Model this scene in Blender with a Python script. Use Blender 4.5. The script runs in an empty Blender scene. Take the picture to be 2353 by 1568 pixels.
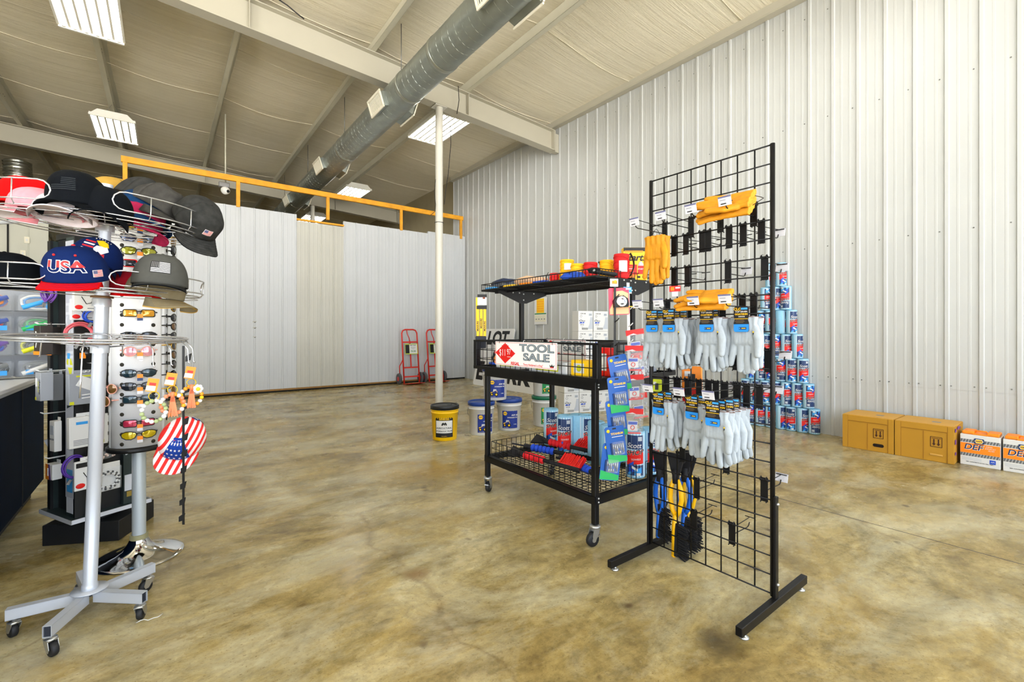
import bpy, bmesh, math, random
from mathutils import Vector, Matrix, Euler
V=Vector; PI=math.pi
rnd=random.Random(11)
SC=bpy.context.scene; COL=SC.collection
# ---------- camera model (room axes: +Y runs along the ribbed right wall, +X points at it) ----------
F=1046.0; CX=1176.5; CY=762.0; CAMH=1.15
TH=math.atan2(800.5,F); CS=math.sin(TH); CC=math.cos(TH)
def ray(x,y):
    t=(x-CX)/F; return V((CS+CC*t, CC-CS*t, (CY-y)/F))
EYE=V((0,0,CAMH))
def onz(x,y,z): d=ray(x,y); return EYE+d*((z-CAMH)/d.z)
def onX(x,y,X): d=ray(x,y); return EYE+d*(X/d.x)
def onY(x,y,Y): d=ray(x,y); return EYE+d*(Y/d.y)
def atd(x,y,Z): return EYE+ray(x,y)*Z
# ---------- materials ----------
def lin(c):
    return tuple(((v/255.0)/12.92 if v/255.0<=0.04045 else (((v/255.0)+0.055)/1.055)**2.4) for v in c)+(1.0,)
_mats={}
def pm(name,rgb,rough=0.5,metal=0.0,var=0.0,scale=20.0,bump=0.0,bscale=200.0,emit=0.0,trans=0.0,alpha=1.0,coat=0.0,ior=1.45,spec=None):
    if name in _mats: return _mats[name]
    m=bpy.data.materials.new(name); m.use_nodes=True; nt=m.node_tree; b=nt.nodes['Principled BSDF']
    b.inputs['Base Color'].default_value=lin(rgb); b.inputs['Roughness'].default_value=rough; b.inputs['Metallic'].default_value=metal
    b.inputs['IOR'].default_value=ior
    if spec is not None: b.inputs['Specular IOR Level'].default_value=spec
    if trans: b.inputs['Transmission Weight'].default_value=trans
    if alpha<1: b.inputs['Alpha'].default_value=alpha
    if coat: b.inputs['Coat Weight'].default_value=coat; b.inputs['Coat Roughness'].default_value=0.1
    if emit:
        b.inputs['Emission Color'].default_value=lin(rgb); b.inputs['Emission Strength'].default_value=emit
    if var or bump:
        tc=nt.nodes.new('ShaderNodeTexCoord')
    if var:
        n=nt.nodes.new('ShaderNodeTexNoise'); n.inputs['Scale'].default_value=scale; n.inputs['Detail'].default_value=4
        nt.links.new(tc.outputs['Object'],n.inputs['Vector'])
        mx=nt.nodes.new('ShaderNodeMix'); mx.data_type='RGBA'
        lo=lin(tuple(max(0,c*(1-var)) for c in rgb)); hi=lin(tuple(min(255,c*(1+var*0.6)) for c in rgb))
        mx.inputs[6].default_value=lo; mx.inputs[7].default_value=hi
        nt.links.new(n.outputs['Fac'],mx.inputs[0]); nt.links.new(mx.outputs[2],b.inputs['Base Color'])
    if bump:
        n2=nt.nodes.new('ShaderNodeTexNoise'); n2.inputs['Scale'].default_value=bscale; n2.inputs['Detail'].default_value=3
        nt.links.new(tc.outputs['Object'],n2.inputs['Vector'])
        bp=nt.nodes.new('ShaderNodeBump'); bp.inputs['Strength'].default_value=bump; bp.inputs['Distance'].default_value=0.002
        nt.links.new(n2.outputs['Fac'],bp.inputs['Height']); nt.links.new(bp.outputs['Normal'],b.inputs['Normal'])
    _mats[name]=m; return m
# ---------- mesh builder ----------
class MB:
    def __init__(s): s.v=[]; s.f=[]; s.mi=[]; s.sm=[]; s.mats=[]
    def _m(s,mat):
        if mat not in s.mats: s.mats.append(mat)
        return s.mats.index(mat)
    def add(s,vs,fs,mat,M=None,smooth=False,fn=None):
        o=len(s.v); k=s._m(mat)
        for p in vs:
            p=V(p)
            if fn: p=V(fn(p))
            if M is not None: p=M@p
            s.v.append(p)
        for f in fs: s.f.append([i+o for i in f]); s.mi.append(k); s.sm.append(smooth)
        return s
    def box(s,c,size,mat,M=None,bev=0.0,rz=0.0):
        x,y,z=[k/2 for k in size]; c=V(c)
        if rz: Mr=Matrix.Translation(c)@Matrix.Rotation(rz,4,'Z')
        else: Mr=Matrix.Translation(c)
        if M is not None: Mr=M@Mr
        if bev<=0:
            vs=[(-x,-y,-z),(x,-y,-z),(x,y,-z),(-x,y,-z),(-x,-y,z),(x,-y,z),(x,y,z),(-x,y,z)]
            fs=[(0,3,2,1),(4,5,6,7),(0,1,5,4),(1,2,6,5),(2,3,7,6),(3,0,4,7)]
            return s.add(vs,fs,mat,Mr)
        b=min(bev,x*.99,y*.99,z*.99); vs=[];idx={}
        for sx in (-1,1):
            for sy in (-1,1):
                for sz in (-1,1):
                    for a in range(3):
                        p=[sx*(x-b),sy*(y-b),sz*(z-b)]; p[a]=(sx*x,sy*y,sz*z)[a]
                        idx[(sx,sy,sz,a)]=len(vs); vs.append(p)
        fs=[]
        I=lambda *k: idx[k]
        for sg in (-1,1):
            q=[I(sg,-1,-1,0),I(sg,1,-1,0),I(sg,1,1,0),I(sg,-1,1,0)]; fs.append(q if sg>0 else q[::-1])
            q=[I(-1,sg,-1,1),I(-1,sg,1,1),I(1,sg,1,1),I(1,sg,-1,1)]; fs.append(q if sg>0 else q[::-1])
            q=[I(-1,-1,sg,2),I(1,-1,sg,2),I(1,1,sg,2),I(-1,1,sg,2)]; fs.append(q if sg>0 else q[::-1])
        for a in (-1,1):
            for c2 in (-1,1):
                fs.append([I(a,c2,-1,0),I(a,c2,1,0),I(a,c2,1,1),I(a,c2,-1,1)])
                fs.append([I(a,-1,c2,0),I(a,1,c2,0),I(a,1,c2,2),I(a,-1,c2,2)])
                fs.append([I(-1,a,c2,1),I(1,a,c2,1),I(1,a,c2,2),I(-1,a,c2,2)])
                for d in (-1,1): fs.append([I(a,c2,d,0),I(a,c2,d,1),I(a,c2,d,2)])
        # orient outward
        out=[]
        for f in fs:
            ps=[V(vs[i]) for i in f]; n=(ps[1]-ps[0]).cross(ps[2]-ps[0]); ce=sum(ps,V((0,0,0)))/len(ps)
            out.append(f if n.dot(ce)>=0 else f[::-1])
        return s.add(vs,out,mat,Mr)
    def tube(s,pts,r,mat,n=6,M=None,closed=False,smooth=True,sq=None):
        pts=[V(p) for p in pts]; N=len(pts); vs=[]; fs=[]
        rr=r if isinstance(r,(list,tuple)) else [r]*N
        tang=[]
        for i in range(N):
            if closed: t=pts[(i+1)%N]-pts[i-1]
            elif i==0: t=pts[1]-pts[0]
            elif i==N-1: t=pts[-1]-pts[-2]
            else: t=(pts[i+1]-pts[i]).normalized()+(pts[i]-pts[i-1]).normalized()
            tang.append(t.normalized() if t.length>1e-9 else V((0,0,1)))
        t0=tang[0]; up=V((0,0,1)) if abs(t0.z)<0.9 else V((1,0,0))
        nx=t0.cross(up).normalized()
        for i in range(N):
            if i>0:
                nx=nx-tang[i]*nx.dot(tang[i])
                nx=nx.normalized() if nx.length>1e-6 else tang[i].orthogonal().normalized()
            ny=tang[i].cross(nx)
            for k in range(n):
                a=2*PI*(k+0.5)/n
                vs.append(pts[i]+(nx*math.cos(a)+ny*math.sin(a))*rr[i])
        L=N if closed else N-1
        for i in range(L):
            j=(i+1)%N
            for k in range(n):
                k2=(k+1)%n; fs.append((i*n+k,i*n+k2,j*n+k2,j*n+k))
        if not closed: fs.append(tuple(range(n))[::-1]); fs.append(tuple((N-1)*n+k for k in range(n)))
        return s.add(vs,fs,mat,M,smooth and n>4)
    def lathe(s,prof,mat,n=24,M=None,cap=True,smooth=True,sx=1.0,sy=1.0):
        vs=[];fs=[];N=len(prof)
        for r,z in prof:
            for k in range(n):
                a=2*PI*k/n; vs.append((r*math.cos(a)*sx,r*math.sin(a)*sy,z))
        for i in range(N-1):
            for k in range(n):
                k2=(k+1)%n; fs.append((i*n+k,i*n+k2,(i+1)*n+k2,(i+1)*n+k))
        s.add(vs,fs,mat,M,smooth)
        if cap:
            for i,rev in ((0,True),(N-1,False)):
                if prof[i][0]>1e-5:
                    q=[vs[i*n+k] for k in range(n)]
                    s.add(q,[tuple(range(n))[::-1] if rev else tuple(range(n))],mat,M)
        return s
    def prism(s,poly,t,mat,M=None,fn=None):
        n=len(poly); a=sum(poly[i][0]*poly[(i+1)%n][1]-poly[(i+1)%n][0]*poly[i][1] for i in range(n))
        if a<0: poly=poly[::-1]
        vs=[(p[0],p[1],0) for p in poly]+[(p[0],p[1],t) for p in poly]
        fs=[tuple(range(n))[::-1],tuple(range(n,2*n))]+[(i,(i+1)%n,n+(i+1)%n,n+i) for i in range(n)]
        return s.add(vs,fs,mat,M,False,fn)
    def quad(s,p,mat,M=None): return s.add(p,[tuple(range(len(p)))],mat,M)
    def sheet(s,fn,nu,nv,mat,M=None,thick=0.0,smooth=True):
        """surface fn(u,v) u,v in 0..1, optional thickness along normal"""
        P=[[V(fn(i/nu,j/nv)) for j in range(nv+1)] for i in range(nu+1)]
        vs=[p for r in P for p in r]; W=nv+1
        fs=[(i*W+j,(i+1)*W+j,(i+1)*W+j+1,i*W+j+1) for i in range(nu) for j in range(nv)]
        if thick:
            N=[]
            for i in range(nu+1):
                for j in range(nv+1):
                    a=P[min(i+1,nu)][j]-P[max(i-1,0)][j]; b=P[i][min(j+1,nv)]-P[i][max(j-1,0)]
                    q=a.cross(b); N.append(q.normalized() if q.length>1e-12 else V((0,0,1)))
            K=len(vs); vs=vs+[p-n*thick for p,n in zip(vs,N)]
            fs=fs+[tuple(i+K for i in f[::-1]) for f in fs]
            bd=[(i*W,(i+1)*W) for i in range(nu)]+[((i+1)*W+nv,i*W+nv) for i in range(nu)]+[(j+1,j) for j in range(nv)]+[(nu*W+j,nu*W+j+1) for j in range(nv)]
            fs+=[(b,a,a+K,b+K) for a,b in bd]
        return s.add(vs,fs,mat,M,smooth)
    def text(s,txt,size,mat,M=None,fn=None,ext=0.0004,bold=0.0,shear=0.0,align='CENTER',sx=1.0):
        key=(txt,size,ext,bold,shear,align)
        if key not in _txt:
            cu=bpy.data.curves.new('t','FONT'); cu.body=txt; cu.size=size; cu.extrude=ext; cu.offset=bold*size; cu.shear=shear
            cu.align_x=align; cu.align_y='CENTER'; cu.resolution_u=4 if size>.03 else 2
            ob=bpy.data.objects.new('t',cu); COL.objects.link(ob)
            dg=bpy.context.evaluated_depsgraph_get(); me=bpy.data.meshes.new_from_object(ob.evaluated_get(dg))
            _txt[key]=([tuple(v.co) for v in me.vertices],[tuple(p.vertices) for p in me.polygons])
            bpy.data.objects.remove(ob); bpy.data.curves.remove(cu); bpy.data.meshes.remove(me)
        vs,fs=_txt[key]
        return s.add([(v[0]*sx,v[1],v[2]) for v in vs],fs,mat,M,False,fn)
    def sphere(s,c,r,mat,n=10,m=6,M=None,sc=(1,1,1)):
        vs=[];fs=[]
        for i in range(1,m):
            a=PI*i/m
            for k in range(n): b=2*PI*k/n; vs.append((c[0]+r*sc[0]*math.sin(a)*math.cos(b),c[1]+r*sc[1]*math.sin(a)*math.sin(b),c[2]+r*sc[2]*math.cos(a)))
        T=len(vs); vs+= [(c[0],c[1],c[2]+r*sc[2]),(c[0],c[1],c[2]-r*sc[2])]
        for i in range(m-2):
            for k in range(n):
                k2=(k+1)%n; fs.append((i*n+k,(i+1)*n+k,(i+1)*n+k2,i*n+k2))
        for k in range(n):
            k2=(k+1)%n; fs.append((T,k,k2)); fs.append((T+1,(m-2)*n+k2,(m-2)*n+k))
        return s.add(vs,fs,mat,M,True)
    def mesh(s,name):
        me=bpy.data.meshes.new(name); me.from_pydata([tuple(v) for v in s.v],[],s.f)
        for m in s.mats: me.materials.append(m)
        me.polygons.foreach_set('material_index',s.mi); me.polygons.foreach_set('use_smooth',s.sm); me.update()
        return me
    def build(s,name,parent=None,loc=None,rot=None,o=None):
        if o is not None: s.v=[p-V(o) for p in s.v]
        ob=bpy.data.objects.new(name,s.mesh(name)); COL.objects.link(ob)
        if parent: ob.parent=parent
        if loc is not None: ob.location=loc
        if rot is not None: ob.rotation_euler=rot
        return ob
_txt={}
def tag(o,label,cat,group=None,kind=None):
    o['label']=label; o['category']=cat
    if group: o['group']=group
    if kind: o['kind']=kind
    return o
def thing(name,label,cat,loc=(0,0,0),rz=0.0,group=None,rot=None):
    o=bpy.data.objects.new(name,None); o.empty_display_size=0.05; COL.objects.link(o)
    o.location=loc; o.rotation_euler=rot if rot is not None else (0,0,rz)
    return tag(o,label,cat,group)
def world(name,label,cat,group,p,parts):
    """thing with parts given as (name, MB in world coordinates[, parent index])"""
    p=V(p); t=thing(name,label,cat,p,0,group); obs=[]
    for q in parts:
        if len(q)>2 and q[2] is not None: ob=q[1].build(q[0],obs[q[2]],o=p)
        else: ob=q[1].build(q[0],t,o=p)
        obs.append(ob)
    return t
def struct(name,mb,loc=None):
    o=mb.build(name,loc=loc); o['kind']='structure'; return o
def dup(root,loc,rot=None,label=None,group=None):
    r=root.copy(); COL.objects.link(r); r.location=loc
    if rot is not None: r.rotation_euler=rot
    if label: r['label']=label
    if group: r['group']=group
    for ch in list(root.children):
        c=ch.copy(); COL.objects.link(c); c.parent=r
        for g in list(ch.children):
            d=g.copy(); COL.objects.link(d); d.parent=c
    return r
def place(o,loc,rot=(0,0,0)): o.location=loc; o.rotation_euler=rot; return o
ORD=['first','second','third','fourth','fifth','sixth','seventh','eighth','ninth','tenth','eleventh','twelfth']
def frame(origin,ax,ay):
    """matrix: local x->ax, y->ay (made orthogonal), z->normal"""
    ax=V(ax).normalized(); ay=V(ay); ay=(ay-ax*ay.dot(ax)).normalized(); az=ax.cross(ay)
    M=Matrix((ax,ay,az)).transposed().to_4x4(); M.translation=V(origin); return M
T=Matrix.Translation
def RX(a): return Matrix.Rotation(a,4,'X')
def RY(a): return Matrix.Rotation(a,4,'Y')
def RZ(a): return Matrix.Rotation(a,4,'Z')
def rrect(w,h,r,n=4,cx=0,cy=0):
    o=[]
    for (sx,sy,a0) in ((1,1,0),(-1,1,90),(-1,-1,180),(1,-1,270)):
        for k in range(n+1):
            a=math.radians(a0+90*k/n); o.append((cx+sx*(w/2-r)+r*math.cos(a),cy+sy*(h/2-r)+r*math.sin(a)))
    return o
def remesh(mb,name,vox,smooth=6,mat=None,fac=0.5):
    """closed shells in mb melted into one continuous soft surface; returns mesh data"""
    ob=mb.build('tmp'); md=ob.modifiers.new('r','REMESH'); md.mode='VOXEL'; md.voxel_size=vox; md.use_smooth_shade=True
    if smooth: sm=ob.modifiers.new('s','SMOOTH'); sm.iterations=smooth; sm.factor=fac
    dg=bpy.context.evaluated_depsgraph_get(); me=bpy.data.meshes.new_from_object(ob.evaluated_get(dg)); me.name=name
    me.materials.clear(); me.materials.append(mat)
    me.polygons.foreach_set('use_smooth',[True]*len(me.polygons))
    me.polygons.foreach_set('material_index',[0]*len(me.polygons))
    bpy.data.objects.remove(ob); return me
def obj(name,me,parent=None,loc=None,rot=None):
    o=bpy.data.objects.new(name,me); COL.objects.link(o)
    if parent: o.parent=parent
    if loc is not None: o.location=loc
    if rot is not None: o.rotation_euler=rot
    return o
def capsule(mb,a,b,r0,r1,mat,n=10,sy=1.0):
    """tapered capsule between a and b"""
    a=V(a);b=V(b);d=(b-a); L=d.length; q=d.to_track_quat('Z','Y').to_matrix().to_4x4(); q.translation=a
    prof=[(0.0001,-r0)]+[(r0*math.cos(t),r0*math.sin(t)) for t in (-1.1,-.6)]+[(r0,0),(r1,L)]+[(r1*math.cos(t),L+r1*math.sin(t)) for t in (.6,1.1)]+[(0.0001,L+r1)]
    mb.lathe(prof,mat,n,q,cap=False)
# ================= ROOM =================
XR=5.88; YB=9.55
def hr(X): return 4.86+0.052*(XR-X)          # top of rafters / bottom of purlins
def hc(X): return hr(X)+0.205
# ---- floor material ----
def floor_mat():
    m=bpy.data.materials.new('sealed_concrete'); m.use_nodes=True; nt=m.node_tree; N=nt.nodes; L=nt.links; b=N['Principled BSDF']
    tc=N.new('ShaderNodeTexCoord')
    def mapn(sc,rz=0.0,loc=(0,0,0)):
        mp=N.new('ShaderNodeMapping'); mp.inputs['Scale'].default_value=sc; mp.inputs['Rotation'].default_value=(0,0,rz); mp.inputs['Location'].default_value=loc
        L.new(tc.outputs['Object'],mp.inputs['Vector']); return mp.outputs[0]
    def noise(vec,scale,detail=5,rough=0.6,dist=0.0):
        n=N.new('ShaderNodeTexNoise'); n.inputs['Scale'].default_value=scale; n.inputs['Detail'].default_value=detail
        n.inputs['Roughness'].default_value=rough; n.inputs['Distortion'].default_value=dist; L.new(vec,n.inputs['Vector']); return n.outputs['Fac']
    def ramp(f,stops):
        r=N.new('ShaderNodeValToRGB'); e=r.color_ramp.elements
        while len(e)<len(stops): e.new(0.5)
        for el,(p,c) in zip(e,stops): el.position=p; el.color=lin(c) if len(c)==3 else c
        L.new(f,r.inputs['Fac']); return r.outputs['Color']
    def mix(f,a,c,mode='MIX'):
        x=N.new('ShaderNodeMix'); x.data_type='RGBA'; x.blend_type=mode
        if hasattr(f,'node'): L.new(f,x.inputs[0])
        else: x.inputs[0].default_value=f
        for k,q in ((6,a),(7,c)):
            if hasattr(q,'node'): L.new(q,x.inputs[k])
            else: x.inputs[k].default_value=lin(q)
        return x.outputs[2]
    W=lambda v: (v,v,v,1)
    v1=mapn((1,1,1)); v2=mapn((0.8,1.3,1),0.35); v3=mapn((0.6,1.45,1),-0.5,(3,1,0))
    base=ramp(noise(v1,1.1,7,0.62,0.5),[(0.28,(122,100,48)),(0.42,(160,138,82)),(0.54,(188,170,116)),(0.72,(212,202,164))])
    streak=ramp(noise(v2,2.6,8,0.68,0.8),[(0.3,(108,84,36)),(0.5,(176,156,102)),(0.7,(222,214,182))])
    c=mix(0.45,base,streak)
    streak2=ramp(noise(v3,3.3,8,0.7,0.6),[(0.36,W(0.45)),(0.6,W(1.0))])
    c=mix(0.8,c,streak2,'MULTIPLY')
    fine=ramp(noise(v1,26,8,0.8),[(0.3,W(0.55)),(0.5,W(0.95)),(0.72,W(1.18))])
    c=mix(0.75,c,fine,'MULTIPLY')
    grain=ramp(noise(mapn((1,1.5,1),0.2),11,8,0.75,0.6),[(0.34,W(0.62)),(0.52,W(1.0)),(0.7,W(1.15))])
    c=mix(0.65,c,grain,'MULTIPLY')
    amber=ramp(noise(v1,0.9,3,0.5,0.3),[(0.56,W(0.0)),(0.72,W(0.6))])
    c=mix(amber,c,(164,132,52))
    pale=ramp(noise(v2,1.3,7,0.7,0.5),[(0.48,W(0.0)),(0.68,W(0.62))])
    c=mix(pale,c,(204,200,172))
    pits=ramp(noise(v1,90,3,0.6),[(0.30,W(0.5)),(0.40,W(0.0))])
    c=mix(pits,c,(96,76,44))
    spots=ramp(noise(v1,5.5,2,0.5),[(0.245,W(0.75)),(0.30,W(0.0))])
    c=mix(spots,c,(70,52,26))
    # hairline cracks
    vo=N.new('ShaderNodeTexVoronoi'); vo.feature='DISTANCE_TO_EDGE'; vo.inputs['Scale'].default_value=0.22
    wn=N.new('ShaderNodeTexNoise'); wn.inputs['Scale'].default_value=3.0; wn.inputs['Detail'].default_value=6; L.new(v1,wn.inputs['Vector'])
    mx=N.new('ShaderNodeMix'); mx.data_type='RGBA'; mx.blend_type='ADD'; mx.inputs[0].default_value=0.35; L.new(v1,mx.inputs[6]); L.new(wn.outputs['Color'],mx.inputs[7])
    L.new(mx.outputs[2],vo.inputs['Vector'])
    cr=ramp(vo.outputs['Distance'],[(0.0,W(0.35)),(0.0004,W(0.2)),(0.0008,W(0.0))])
    c=mix(cr,c,(88,66,34))
    # saw-cut control joints at fixed x and y
    sp=N.new('ShaderNodeSeparateXYZ'); L.new(tc.outputs['Object'],sp.inputs[0])
    def joint(out,at,w):
        a=N.new('ShaderNodeMath'); a.operation='SUBTRACT'; a.inputs[1].default_value=at; L.new(out,a.inputs[0])
        d=N.new('ShaderNodeMath'); d.operation='ABSOLUTE'; L.new(a.outputs[0],d.inputs[0])
        l=N.new('ShaderNodeMath'); l.operation='LESS_THAN'; l.inputs[1].default_value=w; L.new(d.outputs[0],l.inputs[0]); return l.outputs[0]
    c=mix(joint(sp.outputs['X'],3.365,0.0042),c,(58,44,26))
    # old oil stain by the grid rack's front foot
    def blob(x,y,r):
        vm=N.new('ShaderNodeVectorMath'); vm.operation='DISTANCE'; vm.inputs[1].default_value=(x,y,0)
        ad=N.new('ShaderNodeMix'); ad.data_type='RGBA'; ad.blend_type='ADD'; ad.inputs[0].default_value=r*1.1; L.new(tc.outputs['Object'],ad.inputs[6]); L.new(wn.outputs['Color'],ad.inputs[7])
        L.new(ad.outputs[2],vm.inputs[0]); 
        return ramp(vm.outputs['Value'],[(r*0.6,W(0.8)),(r*1.25,W(0.0))])
    q=onz(1664,1478,0); c=mix(blob(q.x+.05,q.y+.05,0.09),c,(44,34,20))
    q=onz(955,1322,0); c=mix(blob(q.x+.05,q.y+.05,0.07),c,(120,90,48))
    L.new(c,b.inputs['Base Color'])
    rr=ramp(noise(v1,2.3,5,0.6),[(0.3,W(0.13)),(0.7,W(0.36))]); L.new(rr,b.inputs['Roughness'])
    b.inputs['Specular IOR Level'].default_value=0.2
    bp=N.new('ShaderNodeBump'); bp.inputs['Strength'].default_value=0.10; bp.inputs['Distance'].default_value=0.01
    L.new(noise(v1,7,5,0.6),bp.inputs['Height']); L.new(bp.outputs['Normal'],b.inputs['Normal'])
    return m
def ceil_mat():
    m=bpy.data.materials.new('draped_insulation_facing'); m.use_nodes=True; nt=m.node_tree; N=nt.nodes; L=nt.links; b=N['Principled BSDF']
    tc=N.new('ShaderNodeTexCoord'); mp=N.new('ShaderNodeMapping'); mp.inputs['Scale'].default_value=(0.25,13,1); L.new(tc.outputs['Object'],mp.inputs['Vector'])
    n=N.new('ShaderNodeTexNoise'); n.inputs['Scale'].default_value=1.6; n.inputs['Detail'].default_value=7; n.inputs['Roughness'].default_value=0.7; L.new(mp.outputs[0],n.inputs['Vector'])
    r=N.new('ShaderNodeValToRGB'); e=r.color_ramp.elements; e[0].position=.3; e[0].color=lin((226,216,190)); e[1].position=.72; e[1].color=lin((244,236,214)); L.new(n.outputs['Fac'],r.inputs[0]); L.new(r.outputs[0],b.inputs['Base Color'])
    bp=N.new('ShaderNodeBump'); bp.inputs['Strength'].default_value=0.8; bp.inputs['Distance'].default_value=0.03; L.new(n.outputs['Fac'],bp.inputs['Height']); L.new(bp.outputs['Normal'],b.inputs['Normal'])
    b.inputs['Roughness'].default_value=0.55; return m
M_floor=floor_mat(); M_ceil=ceil_mat()
M_wall=pm('painted_liner_panel',(188,190,188),0.38,var=0.03,scale=1.2)
M_part=pm('white_partition_panel',(198,201,204),0.42,var=0.03,scale=1.5)
M_part2=pm('aged_partition_panel',(192,191,182),0.45,var=0.05,scale=1.5)
M_beam=pm('cream_steel',(182,177,160),0.45,var=0.03,scale=3)
M_purl=pm('purlin_grey',(206,202,182),0.45,0.1,var=0.05,scale=4)
M_wood=pm('pine_board',(240,162,36),0.6,var=0.2,scale=9)
M_dark=pm('dark_gap',(20,18,15),0.8)
M_screw=pm('screw_grey',(120,120,116),0.4,0.6)
mb=MB(); mb.box((-1,7.5,-0.05),(14.2,26.0,0.1),M_floor); struct('floor',mb)
# ---- ceiling (fabric billowing between purlins) ----
PX=[-5.31,-3.78,-2.25,-0.72,0.81,2.34,3.87]
mb=MB()
xs=PX+[5.95]; xs=[-7.9]+xs
def ceilp(u,v,a,b):
    X=a+(b-a)*u; return (X,-5.4+26*v,hc(X)-0.055*math.sin(PI*u)*(1+0.25*math.sin(9*v*6.28))+0.0)
for a,b in zip(xs[:-1],xs[1:]): mb.sheet(lambda u,v:ceilp(u,v,a,b),8,60,M_ceil)
# seams of the facing: thin raised tape lines running down the slope
M_tape=pm('seam_tape',(236,228,206),0.5)
yy=-4.6
while yy<20:
    for a,b in zip(xs[:-1],xs[1:]):
        pts=[]
        for k in range(9):
            p=ceilp(k/8,(yy+5.4)/26,a,b); pts.append((p[0],p[1]+0.02*math.sin(3*p[0]+yy),p[2]-0.006))
        mb.tube(pts,0.0045,M_tape,4)
    yy+=1.3+0.9*rnd.random()
struct('ceiling',mb)
mb=MB(); mb.box((-1,7.5,5.95),(14.4,26.4,0.02),pm('roof_steel',(120,120,120),.6)); struct('trim_1',mb)
# ---- ribbed right wall ----
def ribbed(mb,mat,X,y0,y1,z0,z1,pitch,phase,hgt,w,bead,axis='Y',sgn=-1,top=None):
    """vertical ribbed sheet; axis='Y': runs along Y in plane X, ribs stick out sgn along X"""
    prof=[]; k=math.floor((y0-phase)/pitch)
    while phase+k*pitch<y1+pitch:
        c=phase+k*pitch
        prof+=[(c-w/2,0),(c-w/2+0.007,hgt),(c+w/2-0.007,hgt),(c+w/2,0)]
        for q in (1/3.,2/3.):
            d=c+pitch*q; prof+=[(d-.013,0),(d-.006,bead),(d+.006,bead),(d+.013,0)]
        k+=1
    P=[(min(max(a,y0),y1),h) for a,h in prof]; Q=[]
    for p in P:
        if not Q or abs(p[0]-Q[-1][0])>1e-6: Q.append(p)
    vs=[];fs=[]
    for a,h in Q:
        for z in (z0,z1): vs.append((X+sgn*h,a,z) if axis=='Y' else (a,X+sgn*h,z))
    for i in range(len(Q)-1): fs.append((2*i,2*i+1,2*i+3,2*i+2) if axis=='Y' else (2*i,2*i+2,2*i+3,2*i+1))
    mb.add(vs,fs,mat)
mb=MB(); RP=0.2305; RPH=1.15
ribbed(mb,M_wall,XR,-3.6,10.13,0.605,5.06,RP,RPH,0.012,0.040,0.0012)
ribbed(mb,M_wall,XR+0.004,-3.6,10.13,0.0,0.63,RP,RPH,0.012,0.040,0.0012)
mb.box((XR+.06,2.35,2.53),(.1,15.5,5.06),M_wall)
for z in (0.64,2.1,3.55,4.75):
    k=-4
    while RPH+k*RP<10:
        if z!=0.64 or True:
            for d in (0.045,0.20) if z<1 else (0.05,):
                mb.lathe([(0.006,0),(0.006,0.004),(0.004,0.006)],M_screw,6,frame((XR-.001,RPH+k*RP+d,z+rnd.uniform(-.004,.004)),(0,1,0),(0,0,1))@RX(PI))
        k+=1
struct('wall_right',mb)
mb=MB(); M_insul=pm('bare_insulation',(150,138,108),0.7,var=0.1,scale=3)
mb.box((XR+.1,15.4,2.6),(.1,10.6,5.2),M_insul); mb.box((-1,20.55,2.9),(14.2,.1,5.8),M_insul); struct('wall_far',mb)
# ---- partition ----
mb=MB()
segs=[(-0.55,2.05,3.42,M_part),(2.05,2.94,3.30,M_part2),(2.94,4.86,3.42,M_part),(4.86,5.86,3.47,M_part)]
for i,(a,b,h,m) in enumerate(segs):
    ribbed(mb,m,YB-(0.004*(i%2)),a,b,0.035,h,0.234,0.628,0.012,0.034,0.0015,axis='X',sgn=-1)
    mb.box(((a+b)/2,YB+.03,h/2+.02),(b-a-.002,.05,h-.05),m)
mb.box((2.65,YB+.03,.017),(6.4,.06,.03),M_dark)
# crimp dents in one rib
for z,w in ((1.02+.31,.03),(1.22,.028),(1.05,.026)):
    mb.sphere((1.33,YB-.006,z),w,M_part2,8,6,None,(1,.35,.6)); mb.sphere((1.335,YB-.014,z-.012),w*.45,M_dark,8,6,None,(1,.3,.5))
struct('wall_back',mb)
mb=MB(); mb.box((2.35,YB+.0,.045),(5.9,.05,.03),pm('sill_wood',(150,110,50),.6,var=.2)); struct('baseboard_back',mb)
# ---- left side walls ----
M_gwall=pm('grey_liner_panel',(196,196,182),0.45,var=0.04,scale=2)
mb=MB(); ribbed(mb,M_gwall,11.6,-7.9,-1.65,0,3.3,0.9,-6.4,0.006,0.02,0.0005,axis='X',sgn=-1); mb.box((-4.78,11.65,1.62),(6.24,.08,3.24),M_gwall)
mb.box((-2.146,11.585,1.65),(.02,.02,3.3),M_dark); struct('wall_left',mb)
mb=MB()
for (y0,y1,z0,z1) in ((-5.5,-2.6,0,5.9),(1.6,20.5,0,5.9),(-2.6,1.6,4.3,5.9)): mb.box((-7.95,(y0+y1)/2,(z0+z1)/2),(.1,y1-y0,z1-z0),M_gwall)  # opening left here, added out of view to light the left and rear
struct('wall_west',mb)
# ---- front wall behind the camera, with the shop windows that let the daylight in ----
M_fwall=pm('front_wall_paint',(225,222,212),0.6)
mb=MB()
YF=-3.6
for (x0,x1,z0,z1) in ((-7.9,-4.6,0,5.8),(-4.6,5.98,4.4,5.8),(-4.6,5.98,0,0.25),(0.4,0.7,0.25,4.4),(5.5,5.98,.25,4.4)):
    mb.box(((x0+x1)/2,YF,(z0+z1)/2),(x1-x0,.12,z1-z0),M_fwall)
struct('wall_front',mb)
M_alu=pm('window_aluminium',(150,150,150),.4,.8)
for n,(x0,x1) in enumerate(((-4.6,0.4),(0.7,5.5))):
    mb=MB()
    for z in (0.28,2.4,4.37): mb.box(((x0+x1)/2,YF,z),(x1-x0,.06,.06),M_alu)
    k=5
    for i in range(k+1): mb.box((x0+(x1-x0)*i/k,YF,2.32),(.06,.06,4.1),M_alu)
    struct('window_%d'%(n+1),mb)
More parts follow.
